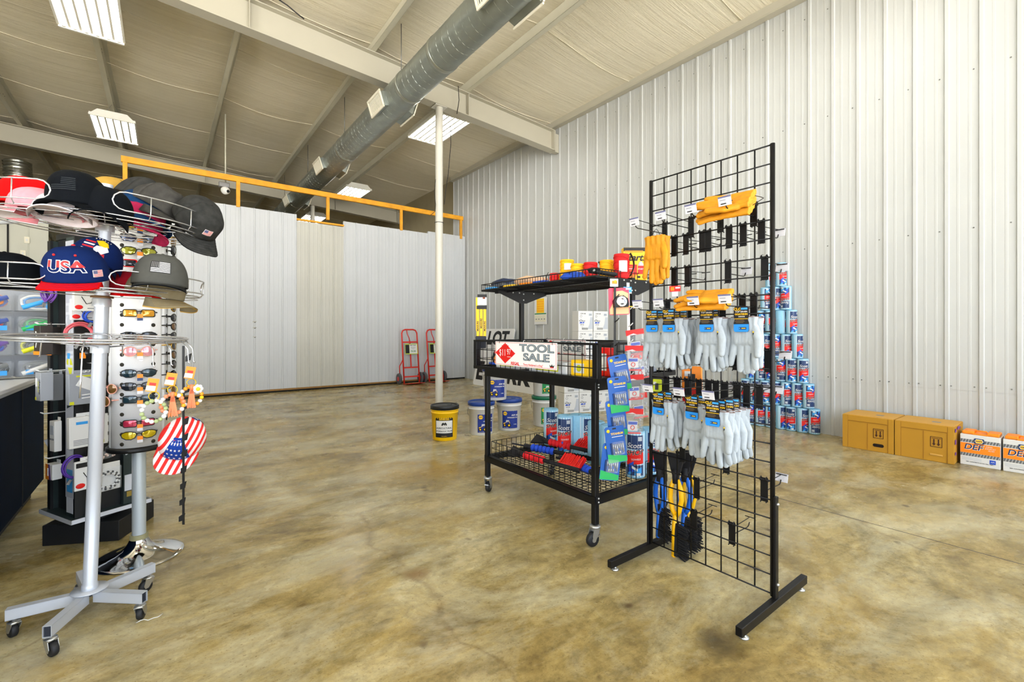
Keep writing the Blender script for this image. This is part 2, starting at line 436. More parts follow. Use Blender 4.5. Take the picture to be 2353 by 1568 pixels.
# ---- roof steel ----
def sloped(mb,x0,x1,y0,y1,zb,zt,mat):
    """bar along X following the roof pitch; zb/zt offsets from hr"""
    vs=[]
    for X in (x0,x1):
        for (y,z) in ((y0,zb),(y1,zb),(y1,zt),(y0,zt)): vs.append((X,y,hr(X)+z))
    mb.add(vs,[(0,1,2,3),(7,6,5,4),(0,4,5,1),(1,5,6,2),(2,6,7,3),(3,7,4,0)],mat)
trim=[2]
def ntrim(): trim[0]+=1; return 'trim_%d'%(trim[0]-1)
for Y in (-0.9,6.27,13.35,20.3):
    mb=MB(); x1=5.74
    sloped(mb,-7.9,x1,Y-.006,Y+.006,-.36,-.008,M_beam); sloped(mb,-7.9,x1,Y-.085,Y+.085,-.372,-.360,M_beam); sloped(mb,-7.9,x1,Y-.085,Y+.085,-.012,0,M_beam)
    mb.box((5.72,Y,hr(5.72)-.19),(.014,.17,.36),M_beam)
    mb.box((5.75,Y,hr(5.72)-.19),(.014,.15,.38),M_beam); mb.box((5.81,Y,hr(5.8)-.21),(.10,.10,.34),M_beam)
    for xs_ in (-3.78,0.81,3.87): mb.box((xs_,Y-.05,hr(xs_)-.19),(.01,.07,.34),M_beam)
    struct(ntrim(),mb)
for X in PX:
    mb=MB(); z=hr(X)
    mb.box((X,7.5,z+.1),(.004,25.6,.2),M_purl); mb.box((X-.033,7.5,z+.003),(.066,25.6,.006),M_purl); mb.box((X+.033,7.5,z+.198),(.066,25.6,.005),M_purl)
    mb.box((X-.064,7.5,z+.012),(.004,25.6,.02),M_purl)
    for k in range(26):
        for s in (-.05,.05): mb.lathe([(0.008,0),(0.008,0.004)],M_screw,6,frame((X+.003,-4.8+k*.98+s,z+.05),(0,1,0),(0,0,1)))
    struct(ntrim(),mb)
mb=MB(); mb.box((XR-.01,2.4,5.06),(.006,15.5,.2),M_beam); mb.box((XR-.055,2.4,4.962),(.1,15.5,.006),M_beam); mb.box((XR-.105,2.4,4.972),(.006,15.5,.022),M_beam)
mb.add([(XR-.10,-5.3,4.98),(XR-.10,10.1,4.98),(XR-.14,10.1,5.08),(XR-.14,-5.3,5.08)],[(0,1,2,3)],M_beam)
struct(ntrim(),mb)
# ---- column ----
M_pipe=pm('white_pipe_paint',(206,203,192),.35,var=.03,scale=3)
mb=MB(); mb.lathe([(.058,0),(.058,hr(3.38)-.372)],M_pipe,24,T((3.38,6.27,0))); mb.box((3.38,6.27,hr(3.38)-.378),(.2,.16,.012),M_pipe); mb.lathe([(.06,.0),(.06,.004)],M_pipe,24,T((3.38,6.27,2.5)))
tag(mb.build('support_column'),'tall white round steel column standing behind the yellow bucket','column')
mb=MB(); mb.lathe([(.058,0),(.058,hr(3.27)-.372)],M_pipe,20,T((3.27,13.35,0)))
tag(mb.build('support_column'),'white round column in the room beyond, top seen above the partition','column')
# ---- wood rail on the partition ----
r=thing('wood_rail','yellow pine board rail on posts standing along the top of the white partition','rail',(-.55,YB,3.42))
M=T((.55,-YB,-3.42))
mb=MB(); mb.box((2.63,YB,3.905),(6.34,.05,.1),M_wood,M,.004); mb.build('top_rail',r)
for X in (-.49,1.07,2.63,4.2,5.74):
    zb=3.40; mb=MB(); mb.box((X,YB,(3.855+zb)/2),(.06,.045,3.855-zb),M_wood,M,.003); mb.build('post',r)
mb=MB(); mb.box((2.5,YB+.015,3.33),(.9,.05,.035),M_wood,M); mb.build('sill_plate',r)
# ---- spiral duct ----
M_galv=pm('galvanised_spiral',(150,156,150),.40,.7,var=.16,scale=6)
M_galv2=pm('duct_seam',(170,174,166),.35,.85)
M_reg=pm('register_white',(232,226,206),.45)
DX,DZ,DR=2.60,4.405,.205
d=thing('spiral_duct','galvanised spiral air duct hung under the roof along the room','duct',(DX,7.5,DZ))
mb=MB(); Md=frame((0,-12.5,0),(1,0,0),(0,0,1)); Mf=T((0,-12.5,0))@RX(-PI/2)
mb.lathe([(DR,0),(DR,24.5)],M_galv,40,Mf,cap=False)
mb.build('duct_tube',d)
mb=MB(); y=-12.4; pts=[]
n=0
while y<11.9:
    a=n*2*PI/20; pts.append(((DR+.001)*math.cos(a),y,(DR+.001)*math.sin(a))); y+=0.13/20; n+=1
mb.tube(pts,0.0013,M_galv2,4); mb.build('spiral_seam',d)
for Y in (-1.9,-6.2+3.4,.7,4.6):
    mb=MB(); mb.lathe([(DR+.002,0),(DR+.007,.005),(DR+.007,.06),(DR+.002,.065)],M_galv2,40,T((0,Y,0))@RX(-PI/2),cap=False); mb.build('coupling_band',d)
mb=MB(); 
for Y in (3.43,6.2,9.2,12.1,.6,15):
    for sgn in (-1,1):
        ang=math.radians(18)
        ax=V((sgn*math.cos(ang),0,-math.sin(ang))); up=V((0,1,0)); f=frame(V((0,Y-7.5,0)),up,ax.cross(up)*1.0)
        # local z points outward
        az=V((f[0][2],f[1][2],f[2][2]));
        if az.dot(ax)<0: f=frame(V((0,Y-7.5,0)),-up,ax.cross(up))
        mb=MB(); mb.box((0,0,DR+.0),(.42,.19,.11),M_galv,f)
        rg=mb.build('register_boot',d)
        mb=MB(); z=DR+.06
        for (cx,cy,sx,sy) in ((0,.1,.46,.03),(0,-.1,.46,.03),(.215,0,.03,.2),(-.215,0,.03,.2)): mb.box((cx,cy,z),(sx,sy,.02),M_reg,f,.003)
        mb.box((0,0,z-.012),(.42,.19,.004),M_dark,f)
        for k in range(12): mb.box((-.18+k*.033,0,z-.002),(.004,.18,.016),M_reg,f@T((0,0,0)))
        for k in range(4): mb.box((0,-.07+k*.047,z-.008),(.40,.006,.006),M_reg,f)
        mb.build('louvre_grille',rg)
for Y in (3.2,5.68,8.06,10.6,13):
    mb=MB(); mb.tube([(-.1,Y-7.5,DR*.85),(-.1,Y-7.5,hr(DX)+.2-DZ)],.006,M_screw,6); mb.build('hanger_rod',d)
# ---- high-bay lights ----
M_lite=pm('fluorescent_tube',(255,252,246),.4,emit=16.0)
M_refl=pm('white_reflector',(240,238,228),.35)
M_cap=pm('tube_socket',(210,205,190),.5)
def make_light():
    t=thing('high_bay_light','six tube high bay light','light',(0,0,0))
    mb=MB(); W,Lh=.62,1.22
    vs=[(-.2,-Lh/2,.11),(.2,-Lh/2,.11),(.2,Lh/2,.11),(-.2,Lh/2,.11),(-W/2,-Lh/2,.0),(W/2,-Lh/2,.0),(W/2,Lh/2,.0),(-W/2,Lh/2,.0)]
    mb.add(vs,[(0,1,2,3),(0,4,5,1),(1,5,6,2),(2,6,7,3),(3,7,4,0)],M_refl); mb.box((0,-.60,.005),(W,.03,.05),M_refl); mb.box((0,.60,.005),(W,.03,.05),M_refl)
    hs=mb.build('housing',t)
    mb=MB()
    for i in range(7):
        x=-W/2+i*W/6; mb.prism([(x-.012,.0),(x+.012,.0),(x,.05)],1.16,M_refl,T((0,.58,0))@RX(PI/2))
    mb.build('reflector',t)
    for i in range(6):
        x=-W/2+(i+.5)*W/6; mb=MB(); mb.tube([(x,-.565,.012),(x,.565,.012)],.0125,M_lite,8)
        mb.build('tube',t)
    for s in (-1,1):
        mb=MB(); mb.box((0,s*.588,.01),(W-.02,.012,.03),M_cap)
        for i in range(6): mb.box((-W/2+(i+.5)*W/6,s*.575,.01),(.032,.03,.045),M_cap)
        mb.build('socket_bar',t)
        mb=MB(); mb.tube([(-.1,s*.5,.11),(0,s*.5,.3),(.1,s*.5,.11)],.003,M_screw,4); mb.build('hanger',t)
    return t
lspots=[(-.72,7.25,4.93,'high bay light with six glowing tubes cut by the top left picture edge'),
 (-.72,11.3,4.93,'high bay light with six glowing tubes above the start of the pine rail'),
 (3.87,7.2,4.73,'high bay light with six glowing tubes hanging just behind the white column'),
 (3.87,11.9,4.72,'high bay light with six glowing tubes just above the pine rail, beyond the duct'),
 (3.75,15.4,4.72,'high bay light showing its tubes under the rail above the notch in the partition'),
 (-.72,2.9,4.93,'high bay light over the cap display, outside the picture'),(3.87,1.7,4.73,'high bay light over the tool cart, outside the picture'),
 (-.72,-2,4.93,'high bay light near the shop windows on the left'),(3.87,-2,4.73,'high bay light near the shop windows on the right'),(-5.3,3.2,5.17,'unseen high bay light added to brighten the counter side'),(-5.3,7.6,5.17,'unseen high bay light added to brighten the grey wall')]  # last two lamps are added, unseen, to brighten the dark left side
L0=make_light()
for i,(x,y,z,lb) in enumerate(lspots):
    o=L0 if i==0 else dup(L0,(x,y,z)); o.location=(x,y,z); o['label']=lb; o['group']='high bay lights under the roof'
# ---- dome camera on its drop rod ----
p=onY(518,438,9.9); t=thing('dome_camera','white dome security camera on a thin drop rod above the partition','camera',p)
mb=MB(); mb.sphere((0,0,0),.075,pm('dome_white',(235,235,230),.3),14,10); mb.build('dome',t)
mb=MB(); mb.box((-.02,0,.10),(.17,.09,.09),pm('camera_box',(150,150,150),.4,.3),None,.01); mb.build('mount_box',t)
mb=MB(); mb.tube([(.0,0,.14),(.0,0,hr(p.x)+.05-p.z)],.012,M_purl,8); mb.build('drop_rod',t)
mb=MB(); mb.sphere((.035,-.055,-.02),.028,M_dark,10,6); mb.build('lens',t)
# ---- cables around the column ----
M_cab=pm('black_cable',(28,26,24),.5)
mb=MB(); pts=[onY(1053,198,6.1),onY(1055,230,6.1),onY(1050,262,6.15)]; mb.tube(pts,.006,M_cab,5)
a=[onY(1035,290,6.2),onY(1036,330,6.2),onY(1030,400,6.2),onY(1024,440,6.2),onY(1021,470,6.2)]; mb.tube(a,.005,M_cab,5)
tag(mb.build('black_cable'),'black cable hanging down the right side of the white column','cable')
mb=MB(); a=[onY(x,y,6.9) for x,y in ((1083,268),(1100,282),(1122,288),(1140,298),(1160,302))]; mb.tube(a,.007,M_cab,5)
tag(mb.build('black_cable'),'black cable drooping off the right end of the light behind the column','cable')
mb=MB(); a=[onY(x,y,6.2) for x,y in ((1001,412),(998,440),(1001,470),(1000,486),(990,494))]; mb.tube(a,.004,M_cab,5)
mb.tube([(3.38+.066*math.cos(k*.3),6.27+.066*math.sin(k*.3),2.83) for k in range(22)],.004,M_cab,5)
tag(mb.build('black_cable'),'thin black cable tied around the white column near rail height','cable')
mb=MB(); a=[onY(x,y,6.05) for x,y in ((636,-4),(660,12),(685,33),(699,44))]; mb.tube(a,.008,M_cab,5)
tag(mb.build('black_cable'),'black cable crossing the roof above the cream beam at the top edge','cable')
# ================= CAMERA, WORLD =================
cd=bpy.data.cameras.new('camera'); cd.sensor_width=36; cd.lens=36*F/2353.0; cd.shift_y=-22/2353.0; cd.clip_start=.02
co=bpy.data.objects.new('camera',cd); COL.objects.link(co); co.location=EYE; co.rotation_euler=(PI/2,0,-TH); SC.camera=co
w=bpy.data.worlds.new('sky'); SC.world=w; w.use_nodes=True; bg=w.node_tree.nodes['Background']
# overcast sky above, brighter lower half added to light the ceiling from below
_n=w.node_tree; _t=_n.nodes.new('ShaderNodeTexCoord'); _s=_n.nodes.new('ShaderNodeSeparateXYZ'); _n.links.new(_t.outputs['Generated'],_s.inputs[0])
_g=_n.nodes.new('ShaderNodeMath'); _g.operation='GREATER_THAN'; _g.inputs[1].default_value=0.0; _n.links.new(_s.outputs[2],_g.inputs[0])
_x=_n.nodes.new('ShaderNodeMix'); _x.data_type='RGBA'; _n.links.new(_g.outputs[0],_x.inputs[0]); _x.inputs[6].default_value=(2.25,2.2,2.1,1); _x.inputs[7].default_value=(0.72,0.80,0.92,1)
_n.links.new(_x.outputs[2],bg.inputs[0]); bg.inputs[1].default_value=4.5
for n,(x0,x1) in enumerate(((-4.6,0.4),(0.7,5.5))):
    la=bpy.data.lights.new('daylight','AREA'); la.shape='RECTANGLE'; la.size=x1-x0; la.size_y=4.15; la.cycles.is_portal=True
    lo=bpy.data.objects.new('daylight',la); COL.objects.link(lo); lo.location=((x0+x1)/2,YF+.1,2.32); lo.rotation_euler=(PI/2,0,PI)
la=bpy.data.lights.new('daylight','AREA'); la.shape='RECTANGLE'; la.size=4.2; la.size_y=4.3; la.cycles.is_portal=True  # portal at the added west wall opening
lo=bpy.data.objects.new('daylight',la); COL.objects.link(lo); lo.location=(-7.85,-.5,2.15); lo.rotation_euler=(PI/2,0,-PI/2)
vs=SC.view_settings; vs.view_transform='Standard'; vs.look='None'; vs.gamma=1; vs.use_curve_mapping=False; vs.exposure=0.64
SC.cycles.max_bounces=6; SC.cycles.diffuse_bounces=4; SC.cycles.glossy_bounces=3; SC.cycles.transmission_bounces=4; SC.cycles.transparent_max_bounces=8
SC.cycles.use_adaptive_sampling=True; SC.cycles.adaptive_threshold=0.045; SC.cycles.caustics_reflective=False; SC.cycles.caustics_refractive=False; SC.cycles.sample_clamp_indirect=6
# ================= THINGS ALONG THE WALLS =================
M_white=pm('print_white',(222,222,220),.5); M_black=pm('print_black',(18,18,18),.5); M_navy=pm('print_navy',(24,52,100),.45)
M_red=pm('print_red',(222,26,20),.45); M_yel=pm('print_yellow',(250,200,20),.45); M_orange=pm('print_orange',(248,140,16),.45)
M_blue=pm('print_blue',(24,74,190),.45); M_sky=pm('print_sky',(60,160,232),.45); M_grey=pm('print_grey',(120,124,128),.5); M_green=pm('print_green',(20,130,70),.45)
M_lgrey=pm('print_light_grey',(186,192,200),.5)
M_towel=pm('blue_paper_towel',(142,196,226),.8,var=.06,scale=60,bump=.5,bscale=260)
M_wrap=pm('towel_wrap_white',(206,226,238),.35)
M_rubber=pm('black_rubber',(26,27,30),.6); M_zinc=pm('zinc_plate',(188,190,190),.3,.85)
M_blackmetal=pm('black_powder_coat',(10,10,12),.42,.0,spec=.4)
def cyl(r): return lambda p:((r+p[2])*math.sin(p[0]/r),-(r+p[2])*math.cos(p[0]/r),p[1])
def patch(mb,r,x0,x1,z0,z1,mat,lift=.0006,slant=0.0,zt=0.0,n=8):
    """rectangle on a cylinder; slant raises the right end"""
    f=cyl(r)
    mb.sheet(lambda u,v:f((x0+(x1-x0)*u,(z0+(z1-z0)*v)+slant*(u-.5)*(1 if v<.5 else 1)+zt*(u-.5)*(v),lift)),n,1,mat)
def make_roll():
    t=thing('towel_roll','blue shop towel roll','paper towel'); r=.0565
    mb=MB(); mb.lathe([(.02,.01),(.02,.272),(r-.006,.279),(r,.272),(r,.008),(r-.006,0),(.02,.01)],M_towel,28,None,cap=False); mb.build('towel',t)
    mb=MB(); w=.075
    patch(mb,r,-w,w,.012,.268,M_wrap,.0003)
    patch(mb,r,-.05,.052,.175,.258,M_navy,.0006)
    patch(mb,r,-.052,.055,.085,.165,M_red,.0007,.012)
    patch(mb,r,-.052,.055,.02,.082,M_navy,.0005,.0)
    f=cyl(r)
    mb.text('Scott',.040,M_white,T((-.002,.0,0)) if False else None,lambda p:f((p[0]-.004,p[1]+.196,p[2]+.0012)),shear=.25,bold=.008)
    mb.text('SHOP',.042,M_white,None,lambda p:f((p[0],p[1]+.155+.1*p[0],p[2]+.0011)),shear=.25,bold=.035)
    mb.text('SHOP',.042,M_black,None,lambda p:f((p[0],p[1]+.155+.1*p[0],p[2]+.0016)),shear=.25,bold=.012)
    mb.text('TOWELS',.014,M_white,None,lambda p:f((p[0]+.008,p[1]+.115+.1*p[0],p[2]+.0014)),bold=.01)
    patch(mb,r,-.035,-.005,.035,.095,M_blue,.0012,.02); patch(mb,r,-.02,.018,.055,.07,M_white,.0013,-.02); patch(mb,r,-.04,-.015,.022,.04,M_sky,.0012,.01)
    patch(mb,r,.0,.042,.028,.062,M_sky,.0011,.015); patch(mb,r,.02,.045,.225,.25,M_lgrey,.0011); patch(mb,r,.012,.034,.02,.036,M_white,.0013)
    mb.build('label_wrap',t)
    return t
roll0=make_roll(); roll_n=[0]
def roll(loc,rot,label,group):
    roll_n[0]+=1
    if roll_n[0]==1: place(roll0,loc,rot); roll0['label']=label; roll0['group']=group; return roll0
    return dup(roll0,loc,rot,label,group)
ROWN=['bottom','second','third','fourth','fifth','sixth','top']
RXX=XR-.028-.0565
for i in range(7):
    for j in range(8-i):
        y=1.995+.0575*i+.1155*j; flip=(rnd.random()<.28); yaw=rnd.choice([-1.0,-.9,-.75,-.6,-.4,-1.2,-.5,-1.4])+rnd.uniform(-.15,.15)
        if rnd.random()<.12: yaw+=1.9
        z=.28*i+.0005
        where='%s in the %s row by the wall'%(('rightmost' if j==0 else ORD[j]+' from right'),ROWN[i])
        roll((RXX+rnd.uniform(-.006,.006),y,z+(.28 if flip else 0)),(PI if flip else 0,0,(yaw if not flip else yaw+PI)),('upside-down ' if flip else '')+'blue shop towel roll, '+where,'shop towel rolls stacked by the wall')
# ---- cardboard cartons ----
M_card=pm('tan_cardboard',(186,136,34),.75,var=.05,scale=6); M_card2=pm('cardboard_top',(206,158,74),.75,var=.05,scale=6); M_slot=pm('hole_dark',(26,14,8),.9); M_ink=pm('box_ink',(70,34,16),.7); M_seam=pm('cardboard_edge',(150,100,30),.8)
def carton(y0,y1,label,hole):
    Hh=.325; W=y1-y0; X0=5.405
    t=thing('cardboard_box',label,'box',(X0+.2,(y0+y1)/2,0),0,'large tan cartons on the floor by the wall')
    mb=MB(); mb.box((0,0,Hh/2),(.40,W-.004,Hh),M_card,None,.004); b=mb.build('carton',t)
    f=frame((-.2,0,0),(0,-1,0),(0,0,1))
    for s in (-1,1):
        mb=MB(); mb.box((s*(W/2-.022),Hh/2,.002),(.043,Hh-.004,.006),M_card,f,.002); mb.box((s*(W/2-.045),Hh/2,.001),(.002,Hh-.01,.006),M_seam,f); mb.build('corner_flap',t)
    mb=MB(); mb.box((0,Hh-.028,.002),(W-.09,.054,.005),M_card,f,.002); mb.box((0,Hh-.057,.001),(W-.1,.003,.005),M_seam,f); mb.build('top_flap',t)
    mb=MB(); mb.box((0,Hh+.001,-.2),(W-.01,.003,.39),M_card2,f); mb.box((.06,Hh+.003,-.16),(.06,.001,.05),M_grey,f); mb.build('lid',t)
    mb=MB(); mb.box((0,.135,.0008),(.003,.25,.003),M_seam,f)
    cx,cy,w=.085,.175,.075
    for (a,b2,c,d) in ((cx,cy+w/2+.006,w,.004),(cx,cy-w/2-.006,w,.004),(cx-w/2,cy,.004,w+.012),(cx+w/2,cy,.004,w+.012),(cx,cy+w/2-.006,w-.016,.004)): mb.box((a,b2,.001),(c,d,.003),M_ink,f)
    for s in (-.015,.015):
        mb.box((cx+s,cy+.004,.001),(.009,.04,.003),M_ink,f); mb.prism([(cx+s-.012,cy-.014),(cx+s+.012,cy-.014),(cx+s,cy-.034)],.0025,M_ink,f)
    mb.build('printed_arrows',t)
    mb=MB()
    if hole: mb.prism(rrect(.085,.03,.0149,4,.085,.062),.0022,M_slot,f); mb.build('hand_hole',t)
    else:
        mb.box((.085,.062,.003),(.085,.016,.007),M_card2,f,.003); mb.build('hand_slot',t)
        mb=MB(); g=frame((0,-W/2,0),(1,0,0),(0,0,1)); M_pur=pm('print_purple',(120,70,150),.6)
        for x,y,w2,h2 in ((-.16,.29,.05,.03),(-.04,.30,.09,.025),(-.16,.19,.05,.04),(-.16,.09,.05,.025),(.03,.295,.05,.012)): mb.box((x,y,.0025),(w2,h2,.001),M_pur,g)
        mb.build('end_marks',t)
carton(1.205,1.61,'tan cardboard carton with black arrows and an open hand hole, left of its twin',True)
carton(.797,1.200,'tan cardboard carton with black arrows and closed hand slot, beside the orange boxes',False)
def napa(mb,M,w):
    mb.prism(rrect(w*1.35,w,.18*w,3),.001,M_navy,M)
    mb.prism([(-.58*w,0),(-.38*w,.36*w),(.38*w,.36*w),(.58*w,0),(.38*w,-.36*w),(-.38*w,-.36*w)],.0018,M_white,M)
    mb.prism([(-.52*w,0),(-.34*w,.31*w),(.34*w,.31*w),(.52*w,0),(.34*w,-.31*w),(-.34*w,-.31*w)],.0022,M_yel,M)
    mb.text('NAPA',w*.34,M_navy,M@T((0,0,.0024)),bold=.03)
def defbox(yc,label):
    W,Hh,D=.242,.262,.2; X0=5.505
    t=thing('fluid_carton',label,'box',(X0+D/2,yc,0),0,'orange and white fluid cartons by the wall')
    mb=MB(); mb.box((0,0,Hh/2),(D,W,Hh),M_white,None,.003); mb.build('carton',t)
    f=frame((-D/2,0,0),(0,-1,0),(0,0,1)); mb=MB(); q=.0008
    mb.box((0,.148,0),(W-.004,.085,q*2),M_orange,f); mb.box((0,.209,0),(W-.004,.026,q*2),M_grey,f); mb.box((0,.092,0),(W-.004,.026,q*2),M_grey,f)
    for k in range(26): 
        for y in (.209,.092): mb.prism([(-.118+k*.009,y-.013),(-.116+k*.009,y-.013),(-.108+k*.009,y+.013),(-.110+k*.009,y+.013)],.0014,M_white if k%2 else M_black,f)
    napa(mb,f@T((-.005,.213,.0015)),.046)
    mb.text('DEF',.066,M_white,f@T((-.04,.155,.0009)),bold=.03,shear=.2); mb.text('DEF',.066,M_navy,f@T((-.042,.157,.0014)),bold=.012,shear=.2)
    for k,s in enumerate(('DIESEL','EXHAUST','FLUID')): mb.text(s,.014,M_white,f@T((.055+.006*k,.175-.016*k,.001)),shear=.2)
    mb.text('NET CONTENTS 2.5 U.S. GAL  9.46 L',.0105,M_black,f@T((0,.03,.0006)),bold=.02)
    for k in range(3): mb.box((-.05,.064-.009*k,.0004),(.12,.003,.001),M_lgrey,f)
    mb.box((.075,.052,.0005),(.036,.034,.001),M_blue,f); mb.text('API',.016,M_white,f@T((.075,.052,.0011)))
    mb.build('front_print',t)
    mb=MB()
    for s in (-1,1): mb.box((0,s*.075,Hh+.014),(.16,.075,.026),M_orange,None,.006)
    mb.box((0,0,Hh+.006),(.17,.09,.01),M_orange,None,.003)
    mb.build('top_flaps',t)
    mb=MB(); pts=[(-.02,-.05,Hh+.008),(-.03,-.03,Hh+.03),(-.03,.03,Hh+.03),(-.02,.05,Hh+.008)]; mb.tube(pts,.006,M_orange,6); mb.build('carry_handle',t)
defbox(.655,'orange and white fluid box, whole front in view, next to the tan carton')
defbox(.400,'orange and white fluid box cut off by the right picture edge')
# ---- buckets ----
def bucket(label,loc,yaw,body,lid,kind,cat='bucket',group=None):
    t=thing('pail',label,cat,loc,yaw,group)
    mb=MB(); mb.lathe([(.0,.0),(.124,.0),(.128,.006),(.141,.285),(.147,.287),(.147,.296),(.142,.298),(.142,.312),(.148,.314),(.148,.322),(.143,.324),(.143,.345)],body,36,None,cap=False); mb.build('pail_body',t)
    mb=MB(); mb.lathe([(.0,.358),(.118,.358),(.122,.352),(.136,.352),(.140,.366),(.150,.366),(.153,.36),(.153,.325),(.150,.325)],lid,36,None,cap=False)
    mb.lathe([(.03,.358),(.03,.362),(.0,.362)],lid,16,T((.05,.03,0)),cap=False); mb.build('lid',t)
    mb=MB(); pts=[(.147*math.cos(a)*(1 if 0 else 1.02),.03-.14*math.sin(PI*k/12)*.9 if False else .02+.135*math.sin(PI*k/12),.30-.16*math.sin(PI*k/12)) for k in range(13) for a in (PI-PI*k/12,)]
    mb.tube(pts,.003,M_zinc,5); mb.build('bail_handle',t)
    r=.139; f0=cyl(r)
    def f(p): 
        q=f0(p); k=1+(p[1]-.15)*.09; return (q[0]*k*.985,q[1]*k*.985,q[2])
    def pt(mb,x0,x1,z0,z1,m,l=.0008): mb.sheet(lambda u,v:f((x0+(x1-x0)*u,z0+(z1-z0)*v,l)),10,2,m)
    mb=MB()
    if kind=='gold':
        pt(mb,-.098,.098,.04,.25,M_black); pt(mb,-.09,.09,.085,.215,M_white,.0014); pt(mb,-.055,.055,.222,.244,M_yel,.0014)
        mb.text('GOLD BAND',.023,M_black,None,lambda p:f((p[0],p[1]+.233,p[2]+.002)),bold=.02)
        mb.text('AGRICULTURAL',.0235,M_black,None,lambda p:f((p[0],p[1]+.137,p[2]+.002)),bold=.02)
        mb.text('HYDRAULIC FLUID',.0225,M_black,None,lambda p:f((p[0],p[1]+.105,p[2]+.002)),bold=.02)
        mb.text('5 GAL (18.9 L)',.010,M_yel,None,lambda p:f((p[0],p[1]+.052,p[2]+.002)))
        mb.prism([(-.03,.165),(-.022,.19),(-.005,.198),(.0,.186),(.012,.2),(.026,.185),(.03,.168),(.018,.164),(.014,.178),(.006,.164),(-.006,.176),(-.016,.164)],.0006,M_black,None,lambda p:f((p[0],p[1],p[2]+.0016)))
    else:
        bm_=M_navy2 if kind=='blue' else M_green
        pt(mb,-.09,.098,.035,.235,bm_)
        mb.sheet(lambda u,v:f((-.055+.026*math.cos(2*PI*u)*v,.205+.024*math.sin(2*PI*u)*v,.0016)),6,1,M_yel)
        mb.text('NAPA',.016,M_navy,None,lambda p:f((p[0]-.055,p[1]+.205,p[2]+.0024)),bold=.02)
        mb.text('AW 68',.026,M_white,None,lambda p:f((p[0]+.06,p[1]+.185,p[2]+.0016)),bold=.02)
        mb.text('HYDRAULIC OIL',.0165,M_white,None,lambda p:f((p[0]+.033,p[1]+.158,p[2]+.0016)),bold=.03)
        mb.text('5 GAL',.014,M_white,None,lambda p:f((p[0]+.066,p[1]+.08,p[2]+.0016)),bold=.02)
        P=lambda poly,m,l=.0014: mb.prism(poly,.0005,m,None,lambda p:f((p[0]-.03,p[1],p[2]+l)))
        P([(-.045,.075),(-.045,.095),(-.02,.1),(.0,.112),(.03,.112),(.034,.075)],M_yel); P([(-.018,.1),(-.012,.13),(.02,.13),(.024,.112),(.0,.112)],M_lgrey,.0018)
        for cx,rr in ((-.03,.018),(.022,.022)): P([(cx+rr*math.cos(k*PI/5),.07+rr*math.sin(k*PI/5)) for k in range(10)],M_black,.002); P([(cx+rr*.5*math.cos(k*PI/4),.07+rr*.5*math.sin(k*PI/4)) for k in range(8)],M_yel,.0026)
        mb.text('FOR ALL MAKES',.008,M_white,None,lambda p:f((p[0]-.045,p[1]+.044,p[2]+.0016)))
    mb.build('label',t)
    return t
M_navy2=pm('label_blue',(12,44,130),.4); M_pw=pm('white_pail_plastic',(208,208,206),.35); M_py=pm('yellow_pail_plastic',(246,196,8),.35)
M_lk=pm('black_lid',(30,32,34),.4); M_lb=pm('blue_lid',(26,62,140),.35); M_lg=pm('green_lid',(14,98,70),.35)
fy=lambda p: math.atan2(p.x,p.y)*-1   # yaw that turns a label (facing -Y) to the camera
def floorp(x,y): p=onz(x,y,0); return V((p.x,p.y,0))
p=floorp(1022,1008); bucket('yellow pail with black lid and hydraulic fluid label in front of the column',p,fy(p)-.05,M_py,M_lk,'gold')
p1=floorp(1106,996); p2=floorp(1170,986)
bucket('white pail with blue lid, left of the pair, partly behind the cart leg',p1,fy(p1)+.35,M_pw,M_lb,'blue',group='white pails with blue lids')
bucket('white pail with blue lid, right of the pair, label fully in view',p2,fy(p2)+.05,M_pw,M_lb,'blue',group='white pails with blue lids')
p3_=(p1+p2)/2+V((.01,.02,.367)); bucket('white pail with a blue label stacked on top of the blue lidded pair',p3_,fy(p3_)+.15,M_pw,M_lb,'blue',group='white pails with blue lids')
p4_=floorp(1250,977); bucket('white pail with green lid standing on the floor behind the cart',p4_,fy(p4_)+.4,M_pw,M_lg,'green',group='white pails with green labels')
bucket('white pail with green label stacked on the green lidded pail',p4_+V((0,0,.367)),fy(p4_)+.5,M_pw,M_lg,'green',group='white pails with green labels')
